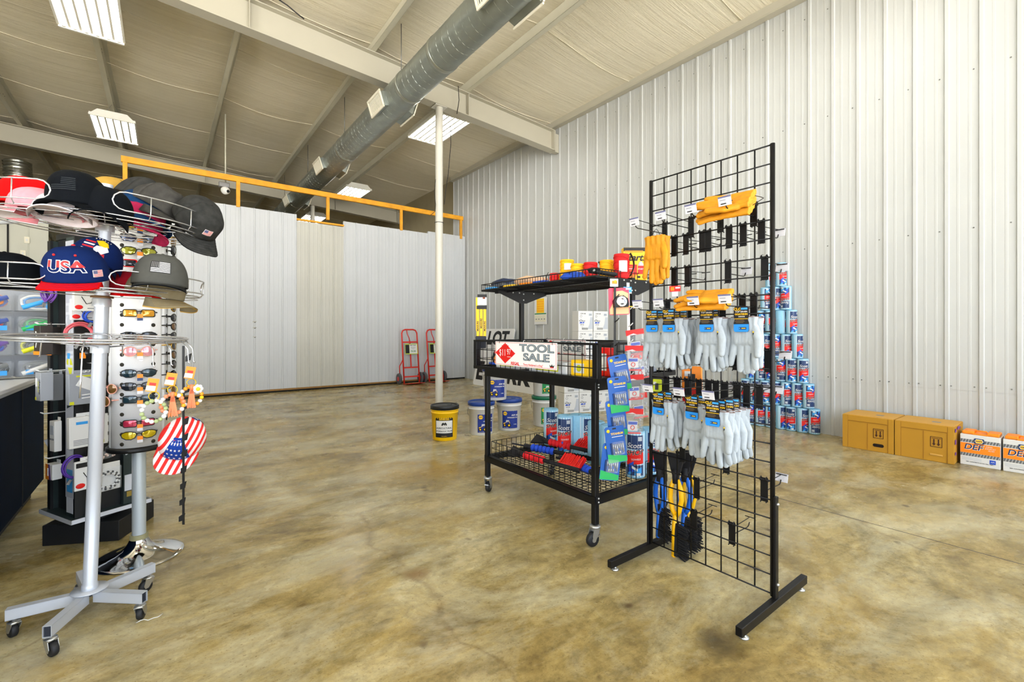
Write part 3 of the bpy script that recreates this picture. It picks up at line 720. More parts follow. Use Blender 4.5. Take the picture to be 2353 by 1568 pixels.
# ---- oil cartons behind the cart ----
def make_oil():
    t=thing('oil_carton','white oil carton','box'); W,D,Hh=.235,.19,.285
    mb=MB(); mb.box((0,0,Hh/2),(W,D,Hh),M_white,None,.003); mb.build('carton',t)
    f=frame((0,-D/2,0),(1,0,0),(0,0,1)); mb=MB()
    mb.prism([(.03,.03),(.115,.03),(.115,.2),(.075,.2),(.06,.1)],.0008,M_lgrey,f)
    mb.tube([(-.075+.014*math.cos(k*.52),.212+.016*math.sin(k*.52),.001) for k in range(12)],.0016,M_black,4,f,closed=True)
    mb.text('15W-40',.026,M_black,f@T((-.045,.248,.0008)),bold=.01); mb.text('Shell',.016,M_black,f@T((-.078,.165,.0008)))
    mb.text('ROTELLA',.023,M_black,f@T((-.058,.145,.0008)),bold=.03); mb.prism([(-.1,.11),(-.03,.11),(-.02,.13),(-.09,.13)],.001,M_blue,f); mb.text('T4',.018,M_white,f@T((-.055,.12,.0014)),bold=.02,shear=.2)
    mb.text('15W-40',.018,M_black,f@T((-.06,.09,.0008)),bold=.02); mb.box((.075,.235,.0005),(.05,.035,.001),M_lgrey,f)
    for k in range(3): mb.box((.075,.228+.008*k,.001),(.04,.003,.0012),M_grey,f)
    for k in range(14): mb.box((-.06+.007*k,.035,.0006),(.003,.03,.001),M_black,f)
    mb.text('3 / 1 GAL',.009,M_black,f@T((-.06,.062,.0008)))
    mb.build('front_print',t)
    mb=MB(); mb.box((0,0,Hh+.0006),(W-.004,D-.004,.0012),M_wrapw); mb.box((0,0,Hh+.0014),(W-.004,.002,.001),M_grey); mb.build('lid_flaps',t)
    return t
M_wrapw=pm('carton_top',(214,214,212),.6)
oil0=make_oil(); n=0
base=floorp(1330,950); yaw=-.30
ax=V((math.cos(yaw),math.sin(yaw),0)); ay=V((-math.sin(yaw),math.cos(yaw),0))
cols=[(-.10,'left'),(.145,'middle'),(.39,'right')]
for k in range(5):
    for c,(off,nm) in enumerate(cols):
        if k==2 and c==0: pass
        if k>=3 and c==0: continue
        q=base+ax*off+ay*(.12+.0*c)+V((0,0,.2885*k))
        if k>=3: q=q+ax*(-.02)
        lb='white oil carton, %s of the stack behind the cart, %s'%(nm+' column',('bottom layer','second layer up','third layer up','fourth layer up','topmost layer')[k])
        if n==0: place(oil0,q,(0,0,yaw)); oil0['label']=lb; oil0['group']='white oil cartons behind the cart'
        else: dup(oil0,q,(0,0,yaw+rnd.uniform(-.03,.03)),lb,'white oil cartons behind the cart')
        n+=1
# ---- hand trucks ----
M_hred=pm('red_enamel',(206,38,22),.35); M_tyre=pm('grey_tyre',(78,80,84),.6)
def make_truck():
    t=thing('hand_truck','red hand truck','hand truck'); W=.36; Ht=1.2
    mb=MB(); r=.016
    loop=[(-W/2,0,.02),(-W/2,0,Ht-.08),(-W/2+.03,0,Ht-.02),(-W/2+.09,0,Ht),(W/2-.09,0,Ht),(W/2-.03,0,Ht-.02),(W/2,0,Ht-.08),(W/2,0,.02)]
    mb.tube(loop,r,M_hred,8)
    for z in (.16,.36,.92): mb.box((0,0,z),(W,.02,.03),M_hred)
    mb.box((0,0,.64),(.025,.015,.56),M_hred)
    mb.tube([(-.06,0,1.19),(-.065,-.03,1.1),(-.02,-.02,1.0),(.0,0,.93)],.011,M_hred,6)
    for s in (-1,1): mb.tube([(s*W/2,0,.55),(s*(W/2+.02),.05,.47),(s*(W/2+.05),.09,.40),(s*(W/2+.05),.10,.13)],.011,M_hred,6)
    mb.build('frame',t)
    mb=MB(); mb.box((0,-.11,.006),(.42,.22,.01),M_hred); mb.build('toe_plate',t)
    for s in (-1,1):
        mb=MB(); mb.lathe([(.04,-.02),(.085,-.022),(.118,-.02),(.125,0),(.118,.02),(.085,.022),(.04,.02)],M_tyre,22,T((s*(W/2+.075),.09,.127))@RY(PI/2)); w=mb.build('wheel',t)
        mb=MB(); mb.lathe([(.05,-.026),(.05,.026)],M_hred,14,T((s*(W/2+.075),.09,.127))@RY(PI/2)); mb.build('hub',w)
    mb=MB(); f=frame((.02,-.02,.765),(1,0,0),(0,0,1)); mb.box((0,0,0),(.30,.23,.004),pm('sign_green',(186,206,70),.5),f); mb.box((.045,0,.002),(.18,.20,.003),M_white,f); mb.box((-.095,0,.002),(.09,.19,.003),M_black,f)
    mb.text('NEW WAY',.03,M_black,f@T((.04,.08,.004)),bold=.02); mb.text('APPLIANCE',.022,M_black,f@T((.04,.035,.004))); mb.text('DOLLY',.022,M_black,f@T((.04,.005,.004))); mb.text('79.99',.055,M_green,f@T((.04,-.055,.004)),bold=.02)
    mb.build('sign_card',t)
    return t
tr=make_truck(); lean=math.radians(-7)
place(tr,(4.33,9.27,0),(lean,0,.0)); tr['label']='red hand truck leaning on the partition, clear of the white column'; tr['group']='red hand trucks'
dup(tr,(4.93,9.27,0),(lean,0,.05),'red hand truck half hidden behind the white column','red hand trucks')
# ---- sign boards leaning on the ribbed wall ----
M_board=pm('white_sign_board',(226,226,224),.45)
def board(label,foot,w,h,txts,leanx):
    t=thing('sign_board',label,'sign',foot); d=math.atan2(leanx,h)
    f=frame((0,0,0),(0,-1,0),(math.sin(d),0,math.cos(d)))
    mb=MB(); mb.prism(rrect(w,h,.05,4,0,h/2),.012,M_board,f@T((0,0,-.006))); mb.build('panel',t)
    mb=MB()
    for s,x,y,sz in txts: mb.text(s,sz,M_black,f@T((x,y,.0075)),bold=.045,sx=1.0)
    mb.build('lettering',t)
board('large white sign board reading LOT, upright against the ribbed wall',(5.52,8.05,0),1.15,1.24,[('LOT',.02,1.02,.40)],.30)
board('long low white sign board with black letters on the floor behind the pails',(5.34,7.0,0),2.75,.60,[('E',-1.18,.30,.52),('R',-.05,.30,.52),('K',.32,.30,.52)],.12)
# ---- wall calendar ----
t=thing('wall_calendar','small yellow and white calendar hanging on the ribbed wall, seen under the cart shelf','calendar',(XR-.035,6.72,1.55))
f=frame((0,0,0),(0,-1,0),(0,0,1)); mb=MB(); mb.box((0,0,0),(.36,.52,.01),M_white,f); mb.build('backing',t)
mb=MB(); mb.box((0,.10,.006),(.22,.28,.003),M_yel,f)
for k in range(5):
    for j in range(6): mb.box((-.08+.032*j,0.0+.045*k,.008),(.018,.02,.002),M_orange,f)
mb.box((0,-.14,.006),(.33,.14,.003),pm('cal_cream',(226,222,200),.5),f); mb.box((0,-.055,.007),(.34,.02,.003),M_green,f)
for k in range(4): mb.box((-.12+.08*k,-.16,.008),(.035,.018,.002),M_grey,f)
mb.build('printed_sheet',t)
# ================= GRID PANEL RACK =================
GX=2.0; GY0=.840; GY1=1.431; GZ0=.0635; GZ1=1.924; RPT=(GZ1-GZ0)/24; CPT=(GY1-GY0)/8
def gz(k): return GZ1-RPT*k
g=thing('grid_panel_rack','tall black wire grid panel rack on two floor legs, hung with work gloves','rack',(GX,(GY0+GY1)/2,0))
o=V((GX,(GY0+GY1)/2,0))
for y in (GY0,GY1):
    mb=MB(); mb.tube([(GX,y,GZ0-.008),(GX,y,GZ1+.004)],.0095,M_blackmetal,8); mb.build('post',g,o=o)
mb=MB()
for k in range(25): mb.tube([(GX,GY0,gz(k)),(GX,GY1,gz(k))],.0031 if k not in (0,24) else .0036,M_blackmetal,6)
for k in range(1,8): mb.tube([(GX+.005,GY0+CPT*k,GZ0),(GX+.005,GY0+CPT*k,GZ1)],.0031,M_blackmetal,6)
mb.build('wire_grid',g,o=o)
for y,s in ((GY0-.012,-1),(GY1+.012,1)):
    mb=MB(); mb.box((1.99,y,.037),(.60,.026,.036),M_blackmetal,None,.002); lg=mb.build('floor_leg',g,o=o)
    mb=MB(); mb.box((GX,y,.05+.21),(.026,.012,.42),M_blackmetal,None,.002); mb.build('leg_upright',lg,o=o)
    for x in (1.73,2.25):
        mb=MB(); mb.lathe([(.0,.0),(.018,.0),(.019,.004),(.012,.009),(.006,.012),(.006,.022)],M_zinc,14,T((x,y,0)),cap=False); mb.build('levelling_foot',lg,o=o)
    for z in (.11,.44):
        mb=MB(); mb.sphere((GX-.0,y+s*.008,z),.007,M_zinc,8,5); mb.build('bolt',lg,o=o)
# ---- hooks ----
M_tag=pm('tag_white',(214,214,220),.4); M_tagtop=pm('tag_violet',(110,112,150),.4)
def make_hook(L=.24,tagged=True):
    t=thing('peg_hook','black hook','hook')
    mb=MB(); mb.box((0,.002,-.043),(.030,.004,.10),M_blackmetal,None,.001)
    for s in (-.011,.011): mb.tube([(s,.0,.004),(s,.006,.012),(s,.014,.006),(s,.014,-.004)],.0025,M_blackmetal,5); mb.tube([(s,.002,-.09),(s,.012,-.094)],.0025,M_blackmetal,5)
    mb.build('back_plate',t)
    mb=MB(); mb.tube([(0,0,-.048),(0,-.01,-.05),(0,-L+.02,-.052),(0,-L+.008,-.048),(0,-L,-.034)],.0023,M_blackmetal,6); mb.build('prong',t)
    mb=MB(); mb.tube([(0,0,-.02),(0,-L-.005,-.012)],.0019,M_blackmetal,6); mb.tube([(-.022,-L-.005,-.012),(.022,-L-.005,-.012)],.0022,M_blackmetal,6); w=mb.build('tag_wire',t)
    if tagged:
        mb=MB(); f=frame((0,-L-.008,-.012),(1,0,0),(0,-.25,1)); mb.box((0,-.014,.001),(.052,.036,.0016),M_tag,f); mb.box((0,.002,.0018),(.052,.006,.0016),M_tagtop,f)
        mb.box((-.008,-.010,.002),(.024,.002,.0006),M_grey,f); mb.box((-.006,-.024,.002),(.022,.004,.0006),M_black,f); mb.build('price_tag',t)
    return t
hookA=make_hook(.235,True); hookB=make_hook(.16,True); hookC=make_hook(.16,False)
_u={}
def hook(proto,y,z,front,label,group):
    loc=(GX-(.0 if front else -.006),y,z); rot=(0,0,-PI/2 if front else PI/2)
    if proto.name not in _u: _u[proto.name]=1; place(proto,loc,rot); proto['label']=label; proto['group']=group; return proto
    return dup(proto,loc,rot,label,group)
def gy(x): return onX(x,700,GX).y
R1=['first','second','third','fourth']
f1=[1.352,1.208,1.063,.917]
for i,y in enumerate(f1):
    hook(hookA,y,gz(3)-.0,True,'tagged black hook, %s from the left, uppermost row on the front of the grid'%R1[i],'front hooks with price tags')
c_top=[1.335,1.221,1.053,.917]
for i,y in enumerate(c_top): hook(hookA,y,gz(8),True,'tagged black hook holding the %s white glove stack of the upper row'%R1[i],'front hooks with price tags')
c_bot=[1.277,1.119,.986]
for i,y in enumerate(c_bot): hook(hookA,y,gz(13),True,'tagged black hook holding the %s white glove stack of the lower row'%R1[i],'front hooks with price tags')
def brow(xs,k,row,proto=hookC,tagged=()):
    for i,x in enumerate(xs):
        pr=hookB if i in tagged else hookC
        hook(pr,gy(x),gz(k),False,'bare black hook behind the grid, %s from left in the %s'%(ORD[i],row),'bare hooks on the back of the grid')
brow([1547.7,1575,1612.6,1626.5,1674.4,1707,1748.8],4,'row under the top gloves',tagged=(6,))
brow([1547.7,1578.7,1672,1756],6,'second bare row',tagged=(2,3))
brow([1705,1731],8,'pair beside the upper gloves')
brow([1520,1542,1690,1764],10.99,'row behind the glove fingers',tagged=(2,3))
brow([1531,1553,1578.5,1605,1644,1665,1691.5,1714.5,1744],13,'crowded row between glove rows',tagged=(4,5,6,7,8))
brow([1567,1668],17,'pair under the lower gloves')
brow([1755],18,'spot low beside the post',tagged=(0,))
brow([1600],19,'spot beside the snow brushes')
brow([1594,1681],21,'lowest row')
# ---- gloves ----
M_gw=pm('white_goatskin',(168,177,184),.7,var=.10,scale=30,bump=.35,bscale=160,spec=.25); M_gy=pm('yellow_deerskin',(214,142,14),.66,var=.18,scale=30,bump=.3,bscale=140)
M_cuff=pm('cuff_binding',(120,92,84),.6); M_lining=pm('red_lining',(170,20,30),.6)
def glove_mesh(name,mat,bend=0.0,spread=1.0,seed=1):
    r=random.Random(seed); mb=MB()
    sy=.72
    def cap(a,b,r0,r1): capsule(mb,(a[0],a[1]/sy,a[2]),(b[0],b[1]/sy,b[2]),r0,r1,mat,12)
    for x in (-.038,-.0128,.0128,.038):
        cap((x*.92,0,-.05),(x*1.02,0,-.152),.0175,.0155)
    [cap((x,0,-.06),(x*1.05,-.003,-.14),.0195,.0185) for x in (-.0265,-.013,0,.013,.0265)]
    tips=[(-.040,-.054,-.234,.0135),(-.0132,-.018,-.258,.0142),(.0132,.015,-.262,.0142),(.040,.048,-.246,.0138)]
    for x0,x1,z1,rr in tips:
        x1=x0+(x1-x0)*spread; y1=r.uniform(-.012,.012)+bend; zm=(-.165+z1)/2; x1+=r.uniform(-.004,.004)
        cap((x0*1.04,0,-.150),((x0+x1)/2,y1*.4-.003,zm),.0143,.0138); cap(((x0+x1)/2,y1*.4-.003,zm),(x1,y1,z1),.0138,rr*.92)
    cap((.042,.0,-.085),(.062,-.014,-.130),.019,.0175); cap((.062,-.014,-.130),(.062,-.020,-.192),.0175,.0145)
    # cuff: flared flattened tube
    mb.lathe([(.0,-.10),(.048,-.10),(.052,-.065),(.057,-.038),(.0,-.036)],mat,28,None,cap=False,sy=.44)
    me=remesh(mb,name,.0026,3,mat)
    for v in me.vertices: v.co.y*=sy
    # gathered creases at the wrist and folds over the back of the hand
    for v in me.vertices:
        z=v.co.z
        if z>-.09: v.co.y+=.0022*math.sin(v.co.x*230)*min(1,(z+.09)/.02)
        v.co.y+=.0025*noise_(v.co*38)
    me.update(); return me
from mathutils import noise as _ns
def noise_(p): return _ns.noise(p)
GM=[glove_mesh('white_glove_a',M_gw,.004,1.0,3),glove_mesh('white_glove_b',M_gw,-.006,.7,8),glove_mesh('white_glove_c',M_gw,.008,1.25,21)]
GY_=[]
for me in GM:
    q=me.copy(); q.materials.clear(); q.materials.append(M_gy); GY_.append(q)
M_ck=pm('card_black',(26,26,30),.4); M_cb=pm('card_blue',(40,140,226),.4)
def card_mesh():
    mb=MB(); f=frame((0,-.0375,0),(1,0,0),(0,0,1))
    out=[(-.026,-.10),(.026,-.10),(.031,-.092),(.031,-.062),(.027,-.05),(.031,-.034),(.031,-.002),(.024,.006),(-.024,.006),(-.031,-.002),(-.031,-.034),(-.027,-.05),(-.031,-.062),(-.031,-.092)]
    mb.prism(out,.0012,M_ck,f)
    mb.prism([(-.026,-.0995),(.026,-.0995),(.0305,-.092),(.0305,-.068),(-.0305,-.068),(-.0305,-.092)],.0018,M_cb,f)
    mb.text('CLC',.015,M_yel,f@T((-.016,-.006,.0015)),bold=.03); mb.box((.012,-.004,.0014),(.026,.008,.0006),M_sky,f)
    mb.text('TOP GRAIN',.0085,M_white,f@T((0,-.0165,.0015)),bold=.02,sx=1.1); mb.text('GOATSKIN',.0105,M_yel,f@T((0,-.027,.0015)),bold=.02); mb.text('DRIVER',.008,M_white,f@T((.002,-.037,.0015)))
    mb.box((0,-.0455,.0014),(.056,.002,.0005),M_yel,f)
    for k,w in enumerate((.034,.04,.03)): mb.box((-.006,-.051-.005*k,.0014),(w,.0018,.0005),pm('card_brown',(120,100,70),.5),f)
    mb.box((.006,-.085,.002),(.03,.010,.0006),M_navy,f); mb.sphere((-.006,-.085,.002),.003,M_sky,8,5,f,(1,1,.3)); mb.box((.010,-.085,.0025),(.016,.003,.0005),M_yel,f)
    return mb.mesh('header_card')
CARD=card_mesh()
def cuffring(dx,dy):
    mb=MB(); mb.tube([(dx+.0545*math.cos(a),dy+.0185*math.sin(a),-.0375) for a in [2*PI*k/28 for k in range(28)]],.0017,M_cuff,5,closed=True); return mb
def glove_pair(label,loc,rz,variant,card=True,yellow=False,group=None,rot=None):
    t=thing('glove_pair',label,'gloves',loc,rz,group,rot)
    src=GY_ if yellow else GM
    a=obj('glove',src[variant%3],t,(0,-.012,0)); b=obj('glove',src[(variant+1)%3],t,(.012,.014,-.004)); b.scale=(-1,1,1)
    if not yellow:
        cuffring(0,-.012).build('cuff_binding',a,o=(0,-.012,0)); cuffring(0,0).build('cuff_binding',b)
        mb=MB(); mb.box((.045,-.019,-.105),(.004,.002,.016),M_ck,None); mb.box((.045,-.020,-.100),(.0045,.002,.005),M_yel); mb.build('logo_tab',a)
    if card: obj('header_card',CARD,t,(0,0,0))
    else:
        mb=MB(); mb.tube([(-.02,-.01,-.04),(-.01,0,-.01),(0,0,.0),(.01,0,-.01),(.02,.01,-.04)],.0015,M_black,5); mb.build('hang_loop',t)
    return t
def stack(y,z,xs,row,nm,v0):
    for i,x in enumerate(xs):
        lb='white work gloves with blue card, %s stack of %s row, %s'%(nm,row,('foremost' if i==0 else ORD[i]+' from the front'))
        if len(xs)==1: lb='single white work glove pair with blue card, %s in the %s row by the post'%(nm,row)
        glove_pair(lb,(x,y,z),-PI/2+rnd.uniform(-.10,.10)+(.0 if i==0 else .1*i),v0+i,True,False,'white work gloves on the grid')
zt=gz(8)-.056; zb=gz(13)-.056
stack(c_top[0],zt,[1.905,1.955],'upper','leftmost',0); stack(c_top[1],zt,[1.875,1.918,1.962],'upper','second',1)
stack(c_top[2],zt,[1.90,1.95],'upper','third',2); stack(c_top[3],zt,[1.93],'upper','rightmost',0)
stack(c_bot[0],zb,[1.88,1.93],'lower','leftmost',1); stack(c_bot[1],zb,[1.90,1.95],'lower','middle',0); stack(c_bot[2],zb,[1.83,1.875,1.92,1.962],'lower','rightmost',2)
glove_pair('yellow leather glove pair hanging fingers down at the upper left of the grid',(1.93,f1[0],gz(3)-.055+.02),-PI/2+.1,0,False,True,'yellow leather gloves')
# gloves laid flat across the prongs: fingers (-z) point to +Y, face tilted up
def laid(label,loc,tilt,yaw,v):
    M=Matrix(((0,-1,0),(0,0,-1),(1,0,0))).transposed() # placeholder, replaced below
    zc=V((0,-1,0)); zc.rotate(Euler((0,0,yaw)))           # local +z (cuff side)
    nf=V((-math.cos(tilt),0,math.sin(tilt)));              # local -y faces here
    yl=-nf; yl=(yl-zc*yl.dot(zc)).normalized(); xl=yl.cross(zc)
    R3=Matrix((xl,yl,zc)).transposed()
    return glove_pair(label,loc,0,v,False,True,'yellow leather gloves',R3.to_euler())
laid('yellow leather glove pair laid across the top right hook of the grid',(1.855,.812,gz(3)-.022),.75,.05,1)
laid('yellow leather glove pair laid flat over the middle upper hooks, above the white gloves',(1.86,.905,gz(8)-.016),1.05,.12,2)
# ---- snow brushes ----
M_bb=pm('brush_blue',(22,104,214),.4); M_by=pm('brush_yellow',(250,190,10),.4); M_br=pm('black_bristle',(20,20,24),.75)
def brush(label,loc,rz,mat,L=.50,group='snow brushes behind the grid',rot=None,foam=None):
    t=thing('snow_brush',label,'brush',loc,rz,group,rot)
    mb=MB(); mb.prism([(-.045,.0),(.045,.0),(.035,-.05),(.018,-.11),(-.018,-.11),(-.035,-.05)],.012,M_br,frame((0,-.006+.012,0),(1,0,0),(0,0,1))); 
    mb.tube([(0,0,-.08),(0,0,-.15)],[.019,.017],M_br,10); mb.build('scraper_head',t)
    z0=-.13
    mb=MB()
    if foam is None:
        for s in (-1,1): mb.tube([(s*.008,0,z0),(s*.027,0,z0-.05),(s*.03,0,z0-.10),(s*.018,0,z0-.16),(0,0,z0-.19)],[.011,.0125,.0125,.012,.012],mat,10)
        mb.tube([(0,0,z0-.18),(-.008,0,z0-.25),(-.012,0,-L)],[.014,.013,.012],mat,10); mb.sphere((-.012,0,-L),.0125,mat,10,6)
    else:
        mb.tube([(0,0,z0+.03),(0,0,-L)],.014,M_br,10)
        for k in range(6): mb.sphere((0,0,z0-.02-.030*k),.026,foam,14,8,None,(1,1,.70))
    mb.build('handle',t)
    mb=MB(); r=random.Random(len(label))
    mb.box((.004,0,-L+.085),(.018,.02,.17),M_br if foam is None else mat)
    bm=M_br if foam is None else mat
    for k in range(16):
        for j in range(3):
            z=-L+.008+.0103*k; mb.tube([(.008,-.007+.007*j,z),((.064 if foam is None else .085)+r.uniform(-.008,.006),(-.012+.012*j)+r.uniform(-.004,.004),z-.012+r.uniform(-.006,.006))],[.0042,.0036],bm,4)
    mb.build('bristles',t)
    return t
def gpos(x,y,X): return onX(x,y,X)
q=gpos(1516,1040,2.06); brush('blue snow brush with looped handle, first from the left at the grid bottom',q,-PI/2-.15,M_bb,.44)
q=gpos(1553,1043,2.07); brush('yellow snow brush at the front of the bunch behind the grid bottom',q,-PI/2+.1,M_by,.52)
q=gpos(1573,1040,2.15); brush('blue snow brush half hidden between the two yellow ones',q,-PI/2+.25,M_bb,.50)
q=gpos(1583,1036,2.20); brush('yellow snow brush at the back right of the bunch behind the grid bottom',q,-PI/2+.3,M_by,.50)

for nm,lb,x,y,X,w,h,mt in (('orange_pack','orange pouch hanging behind the grid between the two glove rows',1590,842,2.16,.10,.13,M_orange),('pink_pack','red pink card pack hanging behind the grid under the orange pouch',1588,893,2.13,.085,.12,M_red),('lime_pack','lime and black pack behind the grid left of the orange pouch',1510,872,2.12,.05,.07,pm('lime_pack',(200,214,20),.5))):
    q=gpos(x,y,X); t=thing(nm,lb,'packet',q,-PI/2+.3); mb=MB(); mb.box((0,0,-h/2),(w,.012,h),mt,None,.004); mb.build('pouch',t); mb=MB(); mb.box((.0,-.007,-h*.55),(w*.35,.003,h*.5),M_black); mb.box((-w*.2,-.007,-h*.3),(w*.3,.003,h*.2),M_white); mb.build('label',t)
q=gpos(1552,664,1.99); t=thing('sale_tag','small orange red and white tag on the grid left of the yellow folded gloves','tag',q,-PI/2+.2); mb=MB(); mb.box((0,-.006,0),(.055,.002,.028),M_red); mb.box((-.012,-.0075,.0),(.018,.001,.018),M_orange); mb.box((.014,-.0075,.004),(.022,.001,.008),M_white); mb.box((0,-.006,-.026),(.03,.002,.024),M_tag); mb.build('tag_face',t)
# ================= TOOL CART =================
X0,X1,Y0,Y1=1.84,2.46,1.67,2.69
cart=thing('tool_cart','black wire display cart on casters holding tool bargains in three tiers','cart',((X0+X1)/2,(Y0+Y1)/2,0)); o=V(((X0+X1)/2,(Y0+Y1)/2,0))
B=M_blackmetal
def sub(name,mb,par=None): return mb.build(name,par or cart,o=o)
for x in (X0,X1):
    for y in (Y0,Y1):
        mb=MB(); mb.box((x,y,.50),(.032,.032,.77),B,None,.003); lg=sub('leg',mb)
        if x==X0:
            for z in (.255,.235,.865,.85):
                mb=MB(); mb.sphere((x+.008,y-(.018 if y==Y0 else -.018),z),.006,M_zinc,8,5); sub('bolt',mb,lg)
        a=rnd.uniform(-1,1)+(2.4 if y==Y0 else .6); Mc=T((x,y,0))@RZ(a)
        mb=MB(); mb.lathe([(.016,.112),(.03,.109),(.03,.100),(.016,.096)],M_zinc,14,Mc)
        for s in (-1,1): mb.prism([(-.022,.098),(.02,.098),(.03,.06),(.026,.03),(.012,.03),(-.012,.07)],.003,M_zinc,Mc@frame((0,s*.019,0),(1,0,0),(0,0,1)))
        mb.box((-.0,0,.1),(.044,.04,.004),M_zinc,Mc); cs=sub('caster_fork',mb)
        mb=MB(); mb.lathe([(.012,-.014),(.033,-.014),(.0375,-.009),(.0375,.009),(.033,.014),(.012,.014)],M_rubber,20,Mc@T((.018,0,.0378))@RX(PI/2)); sub('caster_wheel',mb,cs)
        mb=MB(); mb.lathe([(.013,-.017),(.013,.017)],M_zinc,12,Mc@T((.018,0,.0378))@RX(PI/2)); mb.box((-.03,0,.045),(.03,.03,.006),M_zinc,Mc@RY(.4)); sub('brake_pedal',mb,cs)
def wires(mb,p0,p1,q,n,r=.0021):
    """n+1 short wires from the line p0-p1 displaced by q"""
    p0=V(p0);p1=V(p1);q=V(q)
    for i in range(n+1): a=p0.lerp(p1,i/n); mb.tube([a,a+q],r,B,4,smooth=False)
def rect(mb,x0,x1,y0,y1,z,r): mb.tube([(x0,y0,z),(x1,y0,z),(x1,y1,z),(x0,y1,z)],r,B,6,closed=True)
# lower tray
mb=MB()
for (cx,cy,sx,sy) in ((X0-.016,(Y0+Y1)/2,.004,Y1-Y0+.03),(X1+.016,(Y0+Y1)/2,.004,Y1-Y0+.03),((X0+X1)/2,Y0-.016,X1-X0+.03,.004),((X0+X1)/2,Y1+.016,X1-X0+.03,.004)): mb.box((cx,cy,.245),(sx,sy,.045),B)
for (cx,cy,sx,sy) in ((X0,(Y0+Y1)/2,.036,Y1-Y0),(X1,(Y0+Y1)/2,.036,Y1-Y0),((X0+X1)/2,Y0,X1-X0,.036),((X0+X1)/2,Y1,X1-X0,.036)): mb.box((cx,cy,.2655),(sx,sy,.003),B)
sub('lower_frame',mb)
mb=MB(); a0,a1,b0,b1=X0+.02,X1-.02,Y0+.02,Y1-.02
for z in (.365,.318): rect(mb,a0,a1,b0,b1,z,.003 if z>.33 else .002)
wires(mb,(a0,b0,.268),(a0,b1,.268),(0,0,.097),21); wires(mb,(a1,b0,.268),(a1,b1,.268),(0,0,.097),21)
wires(mb,(a0,b0,.268),(a1,b0,.268),(0,0,.097),13); wires(mb,(a0,b1,.268),(a1,b1,.268),(0,0,.097),13)
wires(mb,(a0,b0,.271),(a0,b1,.271),(a1-a0,0,0),26,.002); wires(mb,(a0,b0,.273),(a1,b0,.273),(0,b1-b0,0),16,.002)
sub('lower_tray',mb)
# middle basket
bx0,bx1,by0,by1=1.80,2.50,1.62,2.80
mb=MB()
for (cx,cy,sx,sy) in ((X0,(Y0+Y1)/2,.034,Y1-Y0+.034),(X1,(Y0+Y1)/2,.034,Y1-Y0+.034),((X0+X1)/2,Y0,X1-X0,.034),((X0+X1)/2,Y1,X1-X0,.034)): mb.box((cx,cy,.857),(sx,sy,.05),B,None,.002)
sub('middle_frame',mb)
mb=MB()
for (cx,cy,sx,sy) in ((bx0,(by0+by1)/2,.02,by1-by0),(bx1,(by0+by1)/2,.02,by1-by0),((bx0+bx1)/2,by0,bx1-bx0,.02),((bx0+bx1)/2,by1,bx1-bx0,.02)): mb.box((cx,cy,.893),(sx,sy,.022),B); mb.box((cx,cy,1.083),(sx,sy,.012),B)
for x in (bx0,bx1):
    for y in (by0,by1): mb.box((x+(.012 if x<2 else -.012),y+(.012 if y<2 else -.012),.99),(.036,.036,.18),B,None,.002)
for z in (.955,1.02): rect(mb,bx0,bx1,by0,by1,z,.0026)
wires(mb,(bx0,by0,.90),(bx0,by1,.90),(0,0,.18),22); wires(mb,(bx1,by0,.90),(bx1,by1,.90),(0,0,.18),22)
wires(mb,(bx0,by0,.90),(bx1,by0,.90),(0,0,.18),13); wires(mb,(bx0,by1,.90),(bx1,by1,.90),(0,0,.18),13)
wires(mb,(bx0,by0,.894),(bx0,by1,.894),(bx1-bx0,0,0),30,.002); wires(mb,(bx0,by0,.896),(bx1,by0,.896),(0,by1-by0,0),16,.002)
sub('wire_basket',mb)
# top shelf on two posts with gussets
XM=2.15
for y in (Y0,Y1):
    mb=MB(); mb.box((XM,y,1.17),(.03,.032,.58),B,None,.003); p=sub('shelf_post',mb)
    mb=MB(); mb.prism([(-.23,1.448),(.23,1.448),(.23,1.43),(.03,1.36),(-.03,1.36),(-.23,1.43)],.004,B,frame((XM,y-.018,0),(1,0,0),(0,0,1))); gs=sub('gusset_bracket',mb)
    for x,z in ((XM,1.43),(XM,1.385),(XM-.04,1.437),(XM+.1,1.437),(XM-.1,1.437)):
        mb=MB(); mb.sphere((x,y-.024,z),.006,M_zinc,8,5); sub('bolt',mb,gs)
sx0,sx1,sy0,sy1=1.88,2.50,1.70,2.83
mb=MB()
for z,r in ((1.456,.004),(1.497,.0032)): rect(mb,sx0,sx1,sy0,sy1,z,r)
wires(mb,(sx0,sy0,1.456),(sx0,sy1,1.456),(0,0,.041),44,.0017); wires(mb,(sx1,sy0,1.456),(sx1,sy1,1.456),(0,0,.041),44,.0017)
wires(mb,(sx0,sy0,1.456),(sx1,sy0,1.456),(0,0,.041),24,.0017); wires(mb,(sx0,sy1,1.456),(sx1,sy1,1.456),(0,0,.041),24,.0017)
wires(mb,(sx0,sy0,1.453),(sx1,sy0,1.453),(0,sy1-sy0,0),26,.0025)
for k in range(5): mb.tube([(sx0,sy0+(sy1-sy0)*k/4,1.450),(sx1,sy0+(sy1-sy0)*k/4,1.450)],.0035,B,5)
for k in (.2,.8): mb.box((sx0+(sx1-sx0)*k,(sy0+sy1)/2,1.443),(.02,sy1-sy0-.02,.014),B)
sub('top_shelf',mb)
